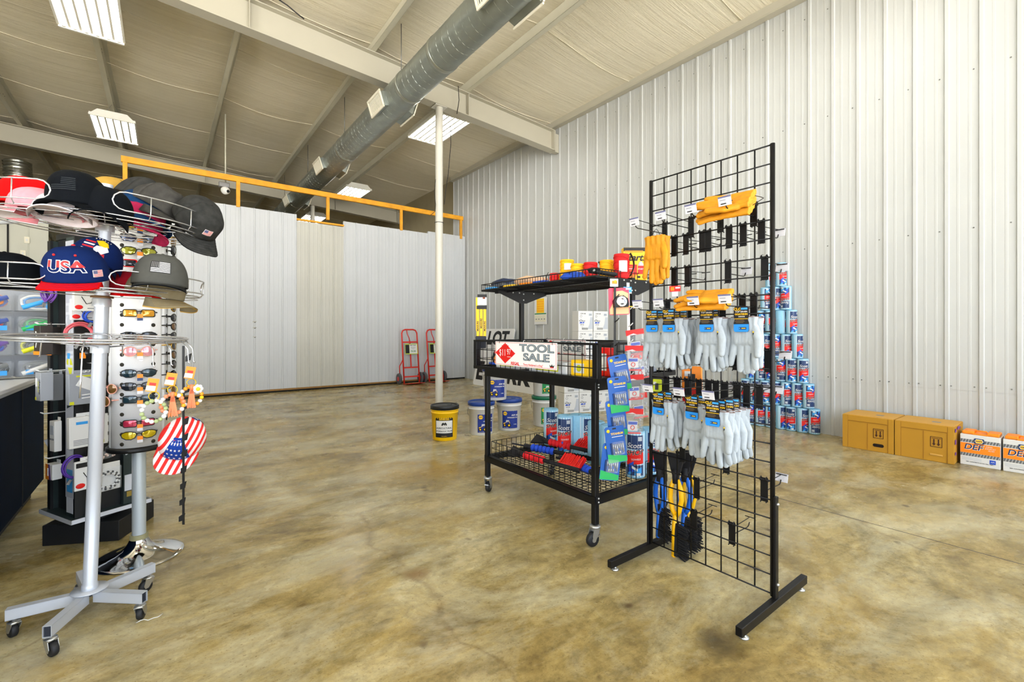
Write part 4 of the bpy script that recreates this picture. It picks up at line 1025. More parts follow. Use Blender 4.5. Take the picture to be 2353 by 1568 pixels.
# ---- top shelf goods ----
M_webr=pm('red_webbing',(206,22,24),.7,bump=.4,bscale=300); M_weby=pm('yellow_webbing',(244,182,14),.7,bump=.4,bscale=300); M_webb=pm('blue_webbing',(24,70,170),.7); M_strap=pm('black_strap',(26,26,28),.7)
def spool(label,p,r,h,mat,lab=False,strap=None,twist=0):
    t=thing('strap_roll',label,'strap',p,twist,'ratchet strap rolls on the cart top shelf')
    prof=[(.0,0)]; n=5
    for k in range(n):
        z=h*k/n; prof+=[(r*.95,z+.001),(r,z+h/n*.2),(r,z+h/n*.8),(r*.95,z+h/n-.001)]
    prof+=[(r*.55,h),(.0,h*.985)]
    mb=MB(); mb.lathe(prof,mat,22,None,cap=False,sx=1.0,sy=.9)
    for k in range(5): mb.tube([((r+.001)*math.cos(a),(r+.001)*.9*math.sin(a),h*(.1+.17*k)+h*.12*math.sin(a+k)) for a in [2*PI*j/18 for j in range(18)]],.0022,mat,4,closed=True)
    mb.build('webbing_roll',t)
    if lab:
        mb=MB(); f0=cyl(r+.002); mb.sheet(lambda u,v:f0((-.025+.05*u,h*.25+h*.45*v,0)),6,1,M_white); 
        mb.build('label',t)
    if strap:
        mb=MB(); s=strap; mb.sheet(lambda u,v:(s*(r+.008+.022*math.sin(3.2*u)*(1 if s>0 else .6)),-.012+.024*v,h*(1.05-.95*u)),8,2,M_strap,None,.004); mb.build('strap_end',t)
    return t
zt_=1.458
def sp(x,X): q=onX(x,700,X); return V((q.x,q.y,zt_))
ry=-TH
spool('small red strap roll with a black strap end, leftmost roll on the cart top shelf',sp(1276,2.1),.038,.085,M_webr,False,-1,ry)
spool('yellow strap roll lying low under the tall yellow roll on the shelf',sp(1302,2.12),.048,.07,M_weby,False,None,ry)
q=sp(1303,2.12); spool('tall yellow strap roll with a white paper label, top of the shelf goods',q+V((0,0,.0705)),.046,.095,M_weby,True,None,ry)
spool('yellow strap roll between the tall yellow roll and a red roll',sp(1327,2.06),.043,.115,M_weby,False,None,ry+.3)
spool('red strap roll standing between two yellow rolls',sp(1357,2.08),.043,.115,M_webr,False,1,ry)
spool('yellow strap roll directly left of the biggest red roll',sp(1394,2.14),.042,.125,M_weby,False,None,ry-.2)
spool('biggest red strap roll with black strap, in front of the yellow booster box',sp(1428,2.13),.045,.145,M_webr,True,1,ry)
t=thing('strap_coil','flat blue strap coil lying before the yellow rolls on the cart shelf','strap',sp(1318,1.93)+V((0,0,0)),ry)
mb=MB()
for k in range(4): mb.tube([((.075-.008*k)*math.cos(a),(.05-.006*k)*math.sin(a),.012+.008*k) for a in [2*PI*j/24 for j in range(24)]],.007,M_webb,6,closed=True)
mb.lathe([(.0,0.0),(.07,0.0),(.07,.02),(.0,.02)],M_webb,20,None,cap=False,sy=.66); mb.build('webbing_coil',t)
t=thing('ratchet_buckle','black ratchet buckle lying before the red and yellow rolls on the shelf','buckle',sp(1384,1.96)+V((0,0,.0)),ry+.2)
mb=MB(); mb.box((0,0,.022),(.16,.05,.02),M_strap,RY(.12),.006); mb.box((-.05,0,.038),(.06,.056,.018),M_strap,None,.006); mb.build('buckle_body',t); mb=MB(); mb.tube([(-.06,-.03,.03),(-.06,.03,.03)],.008,M_zinc,8); mb.build('axle',t)
t=thing('booster_box','yellow battery booster box printed Start! behind the red roll','box',sp(1457,2.26),ry)
mb=MB(); W,Hh=.142,.195; mb.box((0,0,Hh/2),(W,.06,Hh),M_yel,None,.002); mb.build('carton',t)
f=frame((0,-.03,0),(1,0,0),(0,0,1)); mb=MB(); mb.box((0,Hh-.012,.0005),(W,.022,.001),M_black,f); mb.box((-.01,Hh-.025,.001),(.11,.012,.001),M_orange,f)
mb.prism([(.05,.12),(.071,.12),(.071,.19)],.0012,M_black,f); mb.text('Start!',.056,M_black,f@T((-.006,Hh-.062,.001)),shear=.3,bold=.03)
mb.box((-.028,.062,.0006),(.075,.06,.001),M_red,f); mb.box((.032,.06,.0008),(.034,.05,.001),M_red,f); mb.sphere((.032,.098,.001),.012,M_lgrey,10,6,f,(1,1.2,.1)); mb.box((.032,.088,.0006),(.03,.02,.001),M_lgrey,f); mb.text('START',.012,M_white,f@T((.032,.065,.0016)),bold=.02)
mb.prism([(-.071,.002),(-.01,.002),(.005,.03),(-.071,.03)],.0009,M_orange,f)
for k in range(4): mb.box((-.03,.078-.011*k,.0012),(.05-.006*k,.004,.0006),M_white if k%2 else M_orange,f)
for k in range(2): mb.box((.02+.03*k,.018,.001),(.018,.012,.0008),M_black,f)
mb.build('front_print',t)
M_film=pm('clear_film',(235,240,245),.12,alpha=.13,spec=.6); M_glovn=pm('navy_knit',(30,42,70),.8)
def bag(label,p,yaw,w,d,h,body,hdr,name,cat,grp=None):
    t=thing(name,label,cat,p,yaw,grp); r=random.Random(label)
    mb=MB()
    for k in range(4): mb.tube([(-w*.42,-d*.3+d*.2*k,h*.3),(-w*.1,-d*.32+d*.21*k,h*.45+.004*r.random()),(w*.2,-d*.3+d*.2*k,h*.4),(w*.42,-d*.28+d*.19*k,h*.3)],h*.28,body,8)
    mb.build('contents',t)
    mb=MB(); mb.sheet(lambda u,v:(-w/2+w*u,-d/2+d*v,.002+h*.95*math.sin(PI*u)**.5*math.sin(PI*v)**.5+.004*math.sin(9*u+5*v)),14,10,M_film); mb.build('clear_bag',t)
    mb=MB(); mb.box((-w/2-.008,0,.006),(.05,d*.8,.003),hdr,RY(-.5)@T((0,0,-.012)) if False else None); mb.build('header',t)
q=onX(1152,660,1.99); bag('clear bag of navy gloves with blue header, left end of the cart shelf',V((q.x,2.66,zt_+.012)),-PI/2+3.14,.26,.15,.085,M_glovn,M_sky,'glove_bag','bag')
bag('clear bag of tan gloves lying beside the navy bag on the shelf',V((2.0,2.40,zt_+.012)),PI/2,.24,.16,.075,pm('tan_knit',(222,180,140),.8),M_orange,'glove_bag','bag')
for i,(yy,mt,nm) in enumerate(((2.74,M_sky,'blue'),(2.52,M_yel,'yellow'),(2.34,M_orange,'orange'),(2.2,M_webb,'navy blue'))):
    t=thing('tool_packet','small flat %s tool packet behind the shelf edge wires'%nm,'packet',(1.915,yy,zt_),PI/2,'small packets behind the shelf edge'); mb=MB(); mb.box((0,0,.008),(.11,.05,.014),mt,None,.004); mb.build('packet',t); mb=MB(); mb.box((0,0,.016),(.07,.03,.002),M_white); mb.build('label',t)
# ---- signs on the basket ----
M_signw=pm('sign_white',(240,240,238),.35); M_steel=pm('letter_grey',(138,150,158),.4)
def toolsign(label,p,ax,w,h):
    t=thing('price_sign',label,'sign',p); f=frame((0,0,0),ax,(0,0,1)); k=w/.60
    mb=MB(); mb.box((0,-h/2,0),(w,h,.004),M_signw,f); mb.build('board',t)
    f=f@T((0,0,.0022)); mb=MB()
    for (cx,cy,a,b) in ((0,-.006*k,w-.012,.0018),(0,-h+.006*k,w-.012,.0018),(-w/2+.006*k,-h/2,.0018,h-.012),(w/2-.006*k,-h/2,.0018,h-.012)): mb.box((cx,cy,.0002),(a,b,.0006),M_red,f)
    c=(-.19*k,-.074*k); P=lambda q:[(c[0]+a*k,c[1]+b*k) for a,b in q]
    mb.prism(P([(-.108,0),(0,-.068),(.108,0),(.036,.042),(.036,.05),(.022,.05),(.02,.058),(.008,.058),(0,.068),(-.008,.058),(-.02,.058),(-.022,.05),(-.036,.05),(-.036,.042)]),.0008,M_red,f)
    mb.text('$11',.062*k,M_white,f@T((c[0]-.028*k,c[1]+.0,.001)),sx=.8,bold=-.005); mb.text('97',.052*k,M_white,f@T((c[0]+.040*k,c[1]+.007*k,.001)),sx=.8); mb.box((c[0]+.042*k,c[1]-.024*k,.0012),(.04*k,.003*k,.0008),M_white,f)
    for s,y in (('TOOL',-.038),('SALE',-.093)):
        mb.text(s,.062*k,M_black,f@T((.118*k,y*k,.0006)),bold=.04,sx=1.85); mb.text(s,.062*k,M_steel,f@T((.118*k,y*k,.0012)),bold=.012,sx=1.85)
    mb.text('REGAL',.026*k,M_red,f@T((-.085*k,-.138*k,.0006)),bold=.03,sx=1.1); mb.text('"Every Handyman\'s a King"',.017*k,M_red,f@T((.09*k,-.138*k,.0006)))
    mb.prism([(.245*k,-.143*k),(.275*k,-.143*k),(.28*k,-.126*k),(.268*k,-.134*k),(.26*k,-.122*k),(.252*k,-.134*k),(.24*k,-.126*k)],.0008,M_black,f); mb.box((.26*k,-.141*k,.001),(.024*k,.005*k,.0006),M_red,f)
    mb.build('printed_face',t)
    mb=MB()
    for s in (-.42,.0,.44): mb.tube([(f@V((w*s,-.012,.001))),(f@V((w*s,.008,.001))),(f@V((w*s,.012,-.012)))],.0016,M_black if s else M_white,4)
    mb.build('tie',t)
toolsign('white and red TOOL SALE price sign hung on the front of the cart basket',(bx0-.014,2.213,1.083),(0,-1,0),.605,.156)
toolsign('second TOOL SALE sign seen through the basket wires on the cart far side',(bx1-.012,2.585,1.085),(0,-1,0),.47,.17)
# ---- basket goods ----
def bbox(name,label,c,size,mats,cat='box',yaw=0,grp=None):
    t=thing(name,label,cat,c,yaw,grp); x,y,z=size
    mb=MB(); mb.box((0,0,z/2),size,mats[0],None,.004); mb.build('case',t)
    f=frame((-x/2,0,0),(0,-1,0),(0,0,1)); mb=MB(); mb.box((0,z*.5,.0006),(y*.6,z*.6,.001),mats[1],f); mb.sphere((0,z*.5,.001),min(y,z)*.22,mats[2],12,6,f,(1,1,.1)); mb.build('front_label',t)
    return t
zb_=.8985; M_clearbox=pm('frosted_case',(205,208,210),.3); M_lime=pm('lime_part',(206,206,30),.4)
bbox('bit_case','yellow ended clear case in the basket under the word SALE, left',(1.90,2.48,zb_),(.10,.26,.075),(M_clearbox,M_lime,M_yel),'case')
bbox('bit_case','clear case with a round yellow window, middle of the basket front',(1.88,2.06,zb_),(.08,.34,.07),(M_clearbox,M_lime,M_yel),'case')
bbox('bit_case','yellow topped clear case nearest the right front basket corner',(1.90,1.80,zb_),(.10,.13,.09),(M_yel,M_clearbox,M_lime),'case')
bbox('blister_box','red and clear blister box standing by the right front basket corner',(1.98,1.72,zb_),(.05,.10,.16),(M_red,M_clearbox,M_white),'packet')
bbox('socket_pack','black card pack with blue and gold bits in the basket middle',(2.16,1.87,zb_),(.03,.12,.19),(M_black,M_blue,M_orange),'packet')
bbox('grey_tool_box','grey plastic tool box lying across the basket back right corner',(2.34,1.83,zb_),(.22,.24,.12),(pm('grey_plastic',(150,156,166),.4),M_lgrey,M_grey),'box')
bbox('grey_tool_box','light grey flat case laid over the basket top near the rear right',(2.36,1.77,1.02),(.20,.24,.07),(M_grey,M_lgrey,M_white),'box')
t=thing('work_lamp','red and orange work lamp with black handle at the basket left','lamp',(1.93,2.64,zb_)); mb=MB(); mb.lathe([(.03,0),(.055,.02),(.06,.06),(.045,.085),(.02,.09)],M_orange,18,T((0,0,0))); mb.build('lamp_body',t)
mb=MB(); mb.lathe([(.035,.088),(.056,.095),(.05,.12),(.02,.13)],M_red,18); mb.build('lamp_cap',t); mb=MB(); mb.tube([(-.02,.05,.02),(-.03,.07,.06),(-.02,.05,.105)],.012,M_black,8); mb.build('handle',t)
t=thing('pliers_set','blue handled pliers lying at the basket left end','pliers',(1.90,2.75,zb_)); mb=MB()
for s in (-1,1): mb.tube([(.0,0,.02),(s*.012,-.02,.022),(s*.022,-.06,.02),(s*.016,-.10,.02)],.008,M_blue,8)
mb.build('handles',t); mb=MB(); mb.tube([(0,.005,.02),(0,.04,.02)],[.012,.004],M_zinc,8); mb.build('jaws',t)
# ---- lower tray goods ----
zl=.276
def rl(x,X): q=onX(x,1000,X); return V((q.x,q.y,zl))
L_=[(1266,2.38,.5,'first from the left in the cart tray'),(1298,2.27,.1,'front roll with whole label, in the cart tray'),(1326,2.36,1.9,'blank side out, right of the whole label roll in the tray'),(1347,2.40,.8,'at the back of the tray between two blank sided rolls'),(1370,2.28,2.3,'blank side out, in the tray next to the black cart leg'),(1400,2.26,.9,'in the tray right behind the black cart leg')]
for x,X,a,lb in L_: roll(rl(x,X),(0,0,-TH+a-.35),'blue shop towel roll '+lb,'shop towel rolls on the cart')
for x,X,a,lb in ((1290,2.41,1.,'behind the whole label roll, top just visible'),(1310,2.41,2.,'in the hidden rear row, nearest the whole label roll')): pass
roll(rl(1460,2.26),(0,0,-TH-.35),'blue shop towel roll with large SHOP lettering at the cart right end','shop towel rolls on the cart')
roll(rl(1491,2.385),(0,0,-TH+.5),'blue shop towel roll at the cart right end, behind the large lettered one','shop towel rolls on the cart')
def lay(label,c,d,mat,foam,roll_=0.0,L=.52):
    c=V(c); d=V(d).normalized(); zc=-d; up=V((0,0,1)); xl=up.cross(zc).normalized(); yl=zc.cross(xl); R3=Matrix((xl,yl,zc)).transposed()@Matrix.Rotation(roll_,3,'Z')
    return brush(label,c,0,mat,L,'snow brushes lying in the cart tray',R3.to_euler(),foam)
M_fr=pm('red_foam',(216,24,34),.8); M_fb=pm('blue_foam',(28,72,196),.8)
lay('red bristled snow brush with red foam grip at the tray front edge',(1.90,2.50,.325),(.10,-1,-.0),M_red,M_fr,PI*.75,.60)
lay('black snow brush with blue foam grip lying across the tray middle',(2.02,2.60,.335),(.35,-1,-.03),M_br,M_fb,.3,.60)
lay('red snow brush with red foam grip lying behind the blue gripped one',(2.17,2.57,.36),(.25,-1,-.04),M_red,M_fr,2.6,.50)
lay('snow brush with short blue foam grip near the right tray corner',(2.06,2.16,.335),(-.20,-1,-.03),M_br,M_fb,PI,.44)
# ---- hanging strips at the right front corner ----
def face(p,yaw,roll_=0.0,pitch=0.0): return (pitch,roll_,yaw)
HYAW=-TH+.15
def blister(label,p,rolla,kind,grp,w=.105,h=.19):
    t=thing({'bits':'bit_pack','clips':'clip_pack','tape':'tape_measure_pack'}[kind],label,'packet',p,0,grp,Euler((0.0,rolla,HYAW)))
    f=frame((0,0,0),(1,0,0),(0,0,1))
    if kind=='bits':
        mb=MB(); mb.prism(rrect(w,h,.012,3,0,-h/2),.002,pm('bit_card_blue',(24,86,168),.4),f); mb.prism([(-w/2+.002,-h+.003),(w/2-.002,-h+.003),(w/2-.002,-h+.03),(-w/2+.002,-h+.05)],.0026,M_green2,f); mb.sphere((-w*.32,-.022,.002),.009,M_yel,10,6,f,(1,1,.2))
        mb.text('TITANIUM',.016,M_yel,f@T((.012,-.04,.0022)),bold=.02,sx=.9); mb.box((.012,-.055,.0022),(.06,.003,.0005),M_white,f); mb.box((0,-.012,.0018),(.02,.008,.001),M_black,f); mb.build('card',t)
        mb=MB(); mb.box((.008,-h*.6,.010),(w*.62,h*.36,.018),M_film,f,.005); bl=mb.build('blister',t)
        mb=MB()
        for k in range(6): mb.tube([(-.018+.0105*k,-h*.48,.008),(-.018+.0105*k,-h*.60-.012*(k%3),.008)],.0032,M_zinc,6,f)
        for k in range(3): mb.tube([(-.008+.012*k,-h*.68,.008),(-.008+.012*k,-h*.76,.008)],.004,M_zinc,6,f)
        mb.box((-.026,-h*.6,.006),(.010,h*.3,.008),M_navy,f); mb.build('drill_bits',t)
    elif kind=='clips':
        mb=MB(); mb.box((0,-.014,0),(w,.03,.002),M_red,f); mb.prism([(-w*.45,-.028),(-w*.1,-.02),(w*.1,-.028)],.0016,M_white,f); mb.build('header',t)
        mb=MB(); mb.box((0,-h*.55,.004),(w,h*.75,.012),M_film,f,.004); mb.build('clear_bag',t)
        mb=MB(); mb.box((-.008,-h*.62,.004),(w*.55,h*.36,.003),M_white,f); mb.box((-.008,-h*.52,.006),(w*.5,.016,.001),M_blue,f); mb.tube([(-.008+.011*math.cos(a),-h*.68+.011*math.sin(a),.006) for a in [2*PI*j/12 for j in range(12)]],.0025,M_red,4,f,closed=True); mb.box((0,-h*.88,.006),(w*.8,.008,.001),M_red,f); mb.build('insert_card',t)
        mb=MB()
        for k in range(3): mb.tube([(w*.28,-h*.35-.03*k,.004),(w*.36,-h*.38-.03*k,.006),(w*.3,-h*.44-.03*k,.004)],.004,M_lgrey,6,f)
        mb.build('plastic_clips',t)
    return t
M_green2=pm('pack_green',(40,170,90),.4)
def hp(x,y,Y=1.575): return onY(x,y,Y)
def strip(label,x0,y0,x1,y1,Y,mat,w,barbs):
    a=hp(x0,y0,Y); b=hp(x1,y1,Y); t=thing('clip_strip',label,'strip',a); d=b-a; r=V((CC,-CS,0))
    mb=MB(); n=V((-CS,-CC,0)); mb.add([-r*w/2,r*w/2,d+r*w/2,d-r*w/2]+[q+n*.0015 for q in (-r*w/2,r*w/2,d+r*w/2,d-r*w/2)],[(0,1,2,3),(7,6,5,4),(0,4,5,1),(1,5,6,2),(2,6,7,3),(3,7,4,0)],mat); mb.build('strip_band',t)
    for k in range(barbs):
        mb=MB(); q=d*((k+.7)/barbs); mb.tube([q,q+n*.012+r*.012+V((0,0,.012)),q+n*.014+r*.02+V((0,0,.022))],.003,mat,5)
        mb.build('barb_hook',t)
    return t
strip('white clip strip with a blue tag holding the red topped clip packs',1443,650,1447,950,1.60,M_white,.016,8)
t=thing('shelf_talker','small blue and white tag at the top of the white clip strip','tag',hp(1442,666,1.575),0,None,(0,0,HYAW)); mb=MB(); mb.box((0,0,0),(.046,.003,.030),M_sky); mb.box((.004,-.002,.004),(.03,.001,.008),M_white); mb.box((0,.0,-.017),(.046,.003,.006),M_white); mb.build('tag_face',t); mb=MB(); mb.tube([(0,0,.015),(.002,.01,.04)],.0015,M_white,4); mb.build('wire_loop',t)
strip('black clip strip holding the blue bit packs',1413,648,1412,1030,1.60,M_black,.012,7)
for i,(x,y,ro) in enumerate(((1424,817,-.20),(1424,866,-.12),(1420,920,-.12),(1418,980,-.13),(1408,1020,.12))):
    blister('blue and green bit pack, %s on its black strip'%('topmost','second from the top','third from the top','fourth from the top','lowest')[i],hp(x-(8 if i<4 else 0),y,1.572-.012*((4-i)%2)-.004*i),ro*1.0,'bits','blue bit packs on the black strip')
for i,(x,y,ro) in enumerate(((1458,758,-.14),(1457,795,.0),(1466,815,-.18),(1458,862,-.05),(1466,905,-.12),(1458,940,.06))):
    blister('clear clip pack with red header, %s on the white strip'%(ORD[i]+' from the top'),hp(x,y,1.60-.012*(i%2)-.006*(6-i)*.5),ro,'clips','red topped clip packs on the white strip',.105,.15)
# tape measure
t=thing('tape_measure_pack','chrome tape measure on a pink card hanging at the cart shelf corner','tape measure',hp(1421,662,1.60),0,None,Euler((0,-.04,HYAW)))
f=frame((0,0,0),(1,0,0),(0,0,1)); w,h=.115,.145; M_pink=pm('pink_card',(236,70,96),.45); M_peach=pm('peach_card',(240,190,140),.45)
mb=MB(); mb.prism(rrect(w,h,.008,3,0,-h/2),.002,M_pink,f); mb.prism([(-.03,-.02),(.02,-.015),(w/2-.004,-.03),(w/2-.004,-h+.004),(-w/2+.004,-h+.004),(-w/2+.004,-h+.03),(-.035,-.08)],.0026,M_peach,f); mb.build('card',t)
mb=MB(); mb.prism([(-.035,-.105),(.04,-.105),(.045,-.09),(.04,-.06),(.015,-.042),(-.02,-.046),(-.038,-.07)],.03,M_black,f); tp=mb.build('tape_case',t)
mb=MB(); mb.lathe([(.030,.0),(.030,.032),(.026,.035),(.022,.033),(.016,.036),(.0,.036)],pm('chrome',(215,218,222),.12,1.0),24,f@T((.004,-.075,0))); mb.build('chrome_disc',tp)
mb=MB(); mb.box((.055,-.103,.015),(.05,.004,.018),M_yel,f); mb.box((.078,-.107,.015),(.004,.014,.018),M_yel,f); mb.build('tape_blade',tp)
t=thing('shelf_label','small white label with a red and yellow mark on the cart shelf corner','tag',hp(1411,650,1.60),0,None,(0,0,HYAW)); mb=MB(); mb.box((0,0,0),(.045,.003,.042),M_white); mb.box((.002,-.002,.002),(.028,.001,.016),M_orange); mb.sphere((.006,-.002,.006),.008,M_yel,8,5,None,(1,.1,1)); mb.build('label_face',t)
# yellow ruler pack at the left corner
p=onY(1106,676,2.84); t=thing('folding_ruler_pack','yellow folding rulers in a black sleeve hanging from the shelf left corner','ruler',p,0,None,(0,0,-TH-.05))
mb=MB(); mb.box((.006,0,-.045),(.068,.006,.075),M_white); mb.box((.006,-.001,-.014),(.07,.007,.022),M_black); mb.box((.004,-.004,-.1),(.075,.01,.026),M_black); mb.box((.02,-.0045,-.03),(.018,.001,.014),pm('brown_mark',(130,60,20),.5)); mb.build('sleeve',t)
for k in range(3):
    mb=MB(); x=-.026+.026*k; mb.box((x,0,-.21),(.021,.008,.21),M_yel,None,.002); mb.text('MEASURE',.018,M_black,frame((x,-.0045,-.24+.02*(k%2)),(0,0,1),(-1,0,0)),bold=.03); mb.build('ruler_blade',t)
mb=MB(); mb.box((-.032,.004,-.15),(.018,.006,.25),M_yel); mb.build('back_blade',t)
mb=MB(); mb.tube([(0,0,-.005),(.012,-.01,.006),(.006,0,.022),(-.008,.006,.012),(0,0,-.005)],.0016,M_zinc,5); mb.build('ring',t)
mb=MB(); mb.box((-.004,.002,-.36),(.08,.012,.09),M_navyd:=pm('dark_navy_plastic',(26,30,44),.5),None,.004); mb.build('lower_sleeve',t)
# ================= LEFT DISPLAYS =================
M_silver=pm('silver_paint',(188,194,204),.34,.25); M_silver2=pm('silver_collar',(196,200,206),.28,.4); M_wire=pm('bright_wire',(200,202,204),.25,.85)
M_chrome=pm('polished_chrome',(210,212,216),.07,1.0)
# ---- cap spinner ----
c=V((-.235,2.475,0)); LEAN=.0426
spn=thing('cap_spinner','silver spinner stand on five caster legs carrying baseball caps in wire tiers','rack',c,-TH)
a0=math.radians(-113)+TH
for k in range(5):
    a=a0+k*2*PI/5; Ml=RZ(a)
    mb=MB()
    for (y,z,w,h) in ((-.0125,.094,.0015,.041),(.0125,.094,.0015,.041),(0,.1138,.0265,.0015),(0,.0742,.0265,.0015)): mb.box((.13,y,z),(.205,w,h),M_silver,Ml)
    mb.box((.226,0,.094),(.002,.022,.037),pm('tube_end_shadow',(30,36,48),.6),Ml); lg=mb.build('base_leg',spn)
    Mc=Ml@T((.212,0,0))@RZ(.9+k*1.1)
    mb=MB(); mb.lathe([(.006,.085),(.006,.062),(.018,.062),(.018,.056),(.006,.054)],M_zinc,14,Mc,cap=False)
    for s in (-1,1): mb.prism([(-.018,.058),(.016,.058),(.024,.03),(.018,.018),(.006,.02),(-.012,.045)],.002,M_zinc,Mc@frame((0,s*.014,0),(1,0,0),(0,0,1)))
    mb.box((0,0,.058),(.034,.03,.003),M_zinc,Mc); cf=mb.build('caster_fork',lg)
    mb=MB(); mb.lathe([(.008,-.010),(.022,-.0105),(.0255,-.006),(.0255,.006),(.022,.0105),(.008,.010)],M_rubber,20,Mc@T((.012,0,.0258))@RX(PI/2)); mb.build('caster_wheel',cf)
mb=MB(); mb.lathe([(.0,.116),(.058,.116),(.058,.121),(.0,.121)],M_silver,28,None,cap=False); mb.build('hub_plate',spn)
MT=T((0,0,.12))@Matrix.Rotation(LEAN,4,'Y')@T((0,0,-.12))
mb=MB(); mb.lathe([(.026,.121),(.026,.14),(.0225,.142),(.0225,.62),(.0232,.622),(.0232,1.30)],M_silver,24,MT,cap=True); mb.lathe([(.0195,1.29),(.0195,1.74)],M_silver,24,MT); mb.build('pole',spn)
for z in (1.10,1.285,1.585):
    mb=MB(); mb.lathe([(.030,z-.035),(.030,z-.004),(.024,z),],M_silver2,24,MT); mb.lathe([(.036,z),(.036,z+.008),(.02,z+.01)],pm('bronze_washer',(120,90,60),.4,.4),24,MT); mb.build('collar',spn)
A0=math.radians(-47.2)
def ring(mb,r,z,rad,n=40): mb.tube([(r*math.cos(2*PI*k/n),r*math.sin(2*PI*k/n),z) for k in range(n)],rad,M_wire,6,MT,closed=True)
for zt_i,(zb0,zb1,ztray) in enumerate(((1.325,1.378,1.312),(1.590,1.655,1.572))):
    mb=MB(); ring(mb,.325,ztray,.0026); ring(mb,.315,ztray-.012,.0022); ring(mb,.20,ztray-.004,.0022); ring(mb,.06,ztray,.003)
    for k in range(12):
        a=k*PI/6+.2; mb.tube([(.04*math.cos(a),.04*math.sin(a),ztray+.004),(.2*math.cos(a),.2*math.sin(a),ztray-.004),(.325*math.cos(a),.325*math.sin(a),ztray)],.002,M_wire,5,MT)
    mb.build('wire_tray',spn)
    for (b0,b1) in ((2,96),(-122,-25),(122,214)):
        mb=MB(); pts=[]; R_=.335; N=12
        for k in range(N+1):
            a=A0+math.radians(b0+6+(b1-b0-12)*k/N); pts.append((R_*math.cos(a),R_*math.sin(a),zb1))
        hz=(zb1-zb0)/2; zm=(zb1+zb0)/2
        for k in range(1,6):
            t=PI/2-PI*k/6; a=A0+math.radians(b1-6+6*math.cos(t)); pts.append((R_*math.cos(a),R_*math.sin(a),zm+hz*math.sin(t)))
        for k in range(N+1):
            a=A0+math.radians(b1-6-(b1-b0-12)*k/N); pts.append((R_*math.cos(a),R_*math.sin(a),zb0))
        for k in range(1,6):
            t=-PI/2-PI*k/6; a=A0+math.radians(b0+6+6*math.cos(t)); pts.append((R_*math.cos(a),R_*math.sin(a),zm+hz*math.sin(t)))
        mb.tube(pts,.0027,M_wire,6,MT,closed=True)
        for q in (.2,.5,.8):
            a=A0+math.radians(b0+(b1-b0)*q); mb.tube([(R_*math.cos(a),R_*math.sin(a),zb1),(R_*math.cos(a),R_*math.sin(a),zb0),(.325*math.cos(a),.325*math.sin(a),ztray)],.0022,M_wire,5,MT)
        mb.build('pocket_wire',spn)
mb=MB(); ring(mb,.285,1.128,.0048); ring(mb,.278,1.118,.004)
for k in range(4):
    a=k*PI/2+.5; mb.tube([(.03*math.cos(a),.03*math.sin(a),1.09),(.285*math.cos(a),.285*math.sin(a),1.12)],.003,M_wire,6,MT)
mb.tube([(-.05,-.03,1.10),(-.05,-.03,1.135),(-.03,-.03,1.142),(.05,-.03,1.142),(.07,-.03,1.135),(.07,-.03,1.10)],.003,M_wire,6,MT)
mb.build('hook_ring',spn)
def ringpt(a,r=.285,z=1.125): a=A0+math.radians(a); return (r*math.cos(a),r*math.sin(a),z)
for a in (-9,28,41,60,70,165,215):
    p0=V(ringpt(a)); p1=V(ringpt(a,.31,1.09)); p2=V(ringpt(a,.315,.99 if a<20 else 1.035)); p3=V(ringpt(a,.322,.93 if a<20 else 1.03))
    mb=MB(); mb.tube([p0,p1,p2,p3],.0026,M_wire,6,MT); mb.build('drop_hook',spn)
SPW=T(c)@RZ(-TH)@MT     # spinner tilted frame -> world
# ---- caps ----
def capf(rx=.088,ry=.104,h=.118,p0=2.3,dp=.8,soft=0.0):
    def f(phi,t):
        fr=max(0,math.sin(phi)); p=p0+dp*fr; r=(max(0,1-t**p))**(1/p)
        q=1.0
        for k in range(6):
            d=(phi-PI/2-k*PI/3+PI)%(2*PI)-PI
            q-=.016*math.exp(-(d/.05)**2)*(1-t*.7)
        x=rx*r*math.cos(phi)*q; y=ry*r*math.sin(phi)*q; z=h*t*(1+.10*fr*(1-t))
        if soft:
            n=_ns.noise(V((x*16+soft,y*16,z*16))); x*=1+.09*n; y*=1+.07*n; z+=.010*n*t
        return V((x,y,z))
    return f
M_pat_w=pm('stitch_white',(226,224,220),.7); M_pat_r=pm('stitch_red',(196,30,38),.7); M_pat_b=pm('stitch_blue',(34,52,112),.7)
def onc(f,z0,h,lift=.0012,phi0=PI/2,rx=.095):
    def g(p):
        phi=phi0+p[0]/rx; t=min(.97,max(0.01,(z0+p[1])/h)); q=f(phi,t); e=f(phi+.02,t)-f(phi-.02,t); u=f(phi,min(1,t+.02))-f(phi,t-.02 if t>.02 else 0); n=e.cross(u)
        n=n.normalized() if n.length>1e-9 else V((0,0,1))
        return q+n*(lift+p[2])
    return g
def flagpatch(mb,g,w,h,cols):
    bg_,st,cn,star=cols
    mb.sheet(lambda u,v:g((w*1.1*(u-.5),h*1.14*(v-.5),0)),8,4,bg_)
    for k in range(13):
        if k%2==0: mb.sheet(lambda u,v:g((w*(u-.5),h*((k+v)/13-.5),.0006)),8,1,st)
    mb.sheet(lambda u,v:g((-w/2+w*.42*u,h*(-.04+.54*v),.001)),5,3,cn)
    for i in range(5):
        for j in range(4): x=-w/2+w*.42*(i+.5)/5; y=h*(-.04+.54*(j+.5)/4); s=w*.014; mb.add([g((x-s,y-s,.0016)),g((x+s,y-s,.0016)),g((x+s,y+s,.0016)),g((x-s,y+s,.0016))],[(0,1,2,3)],star)
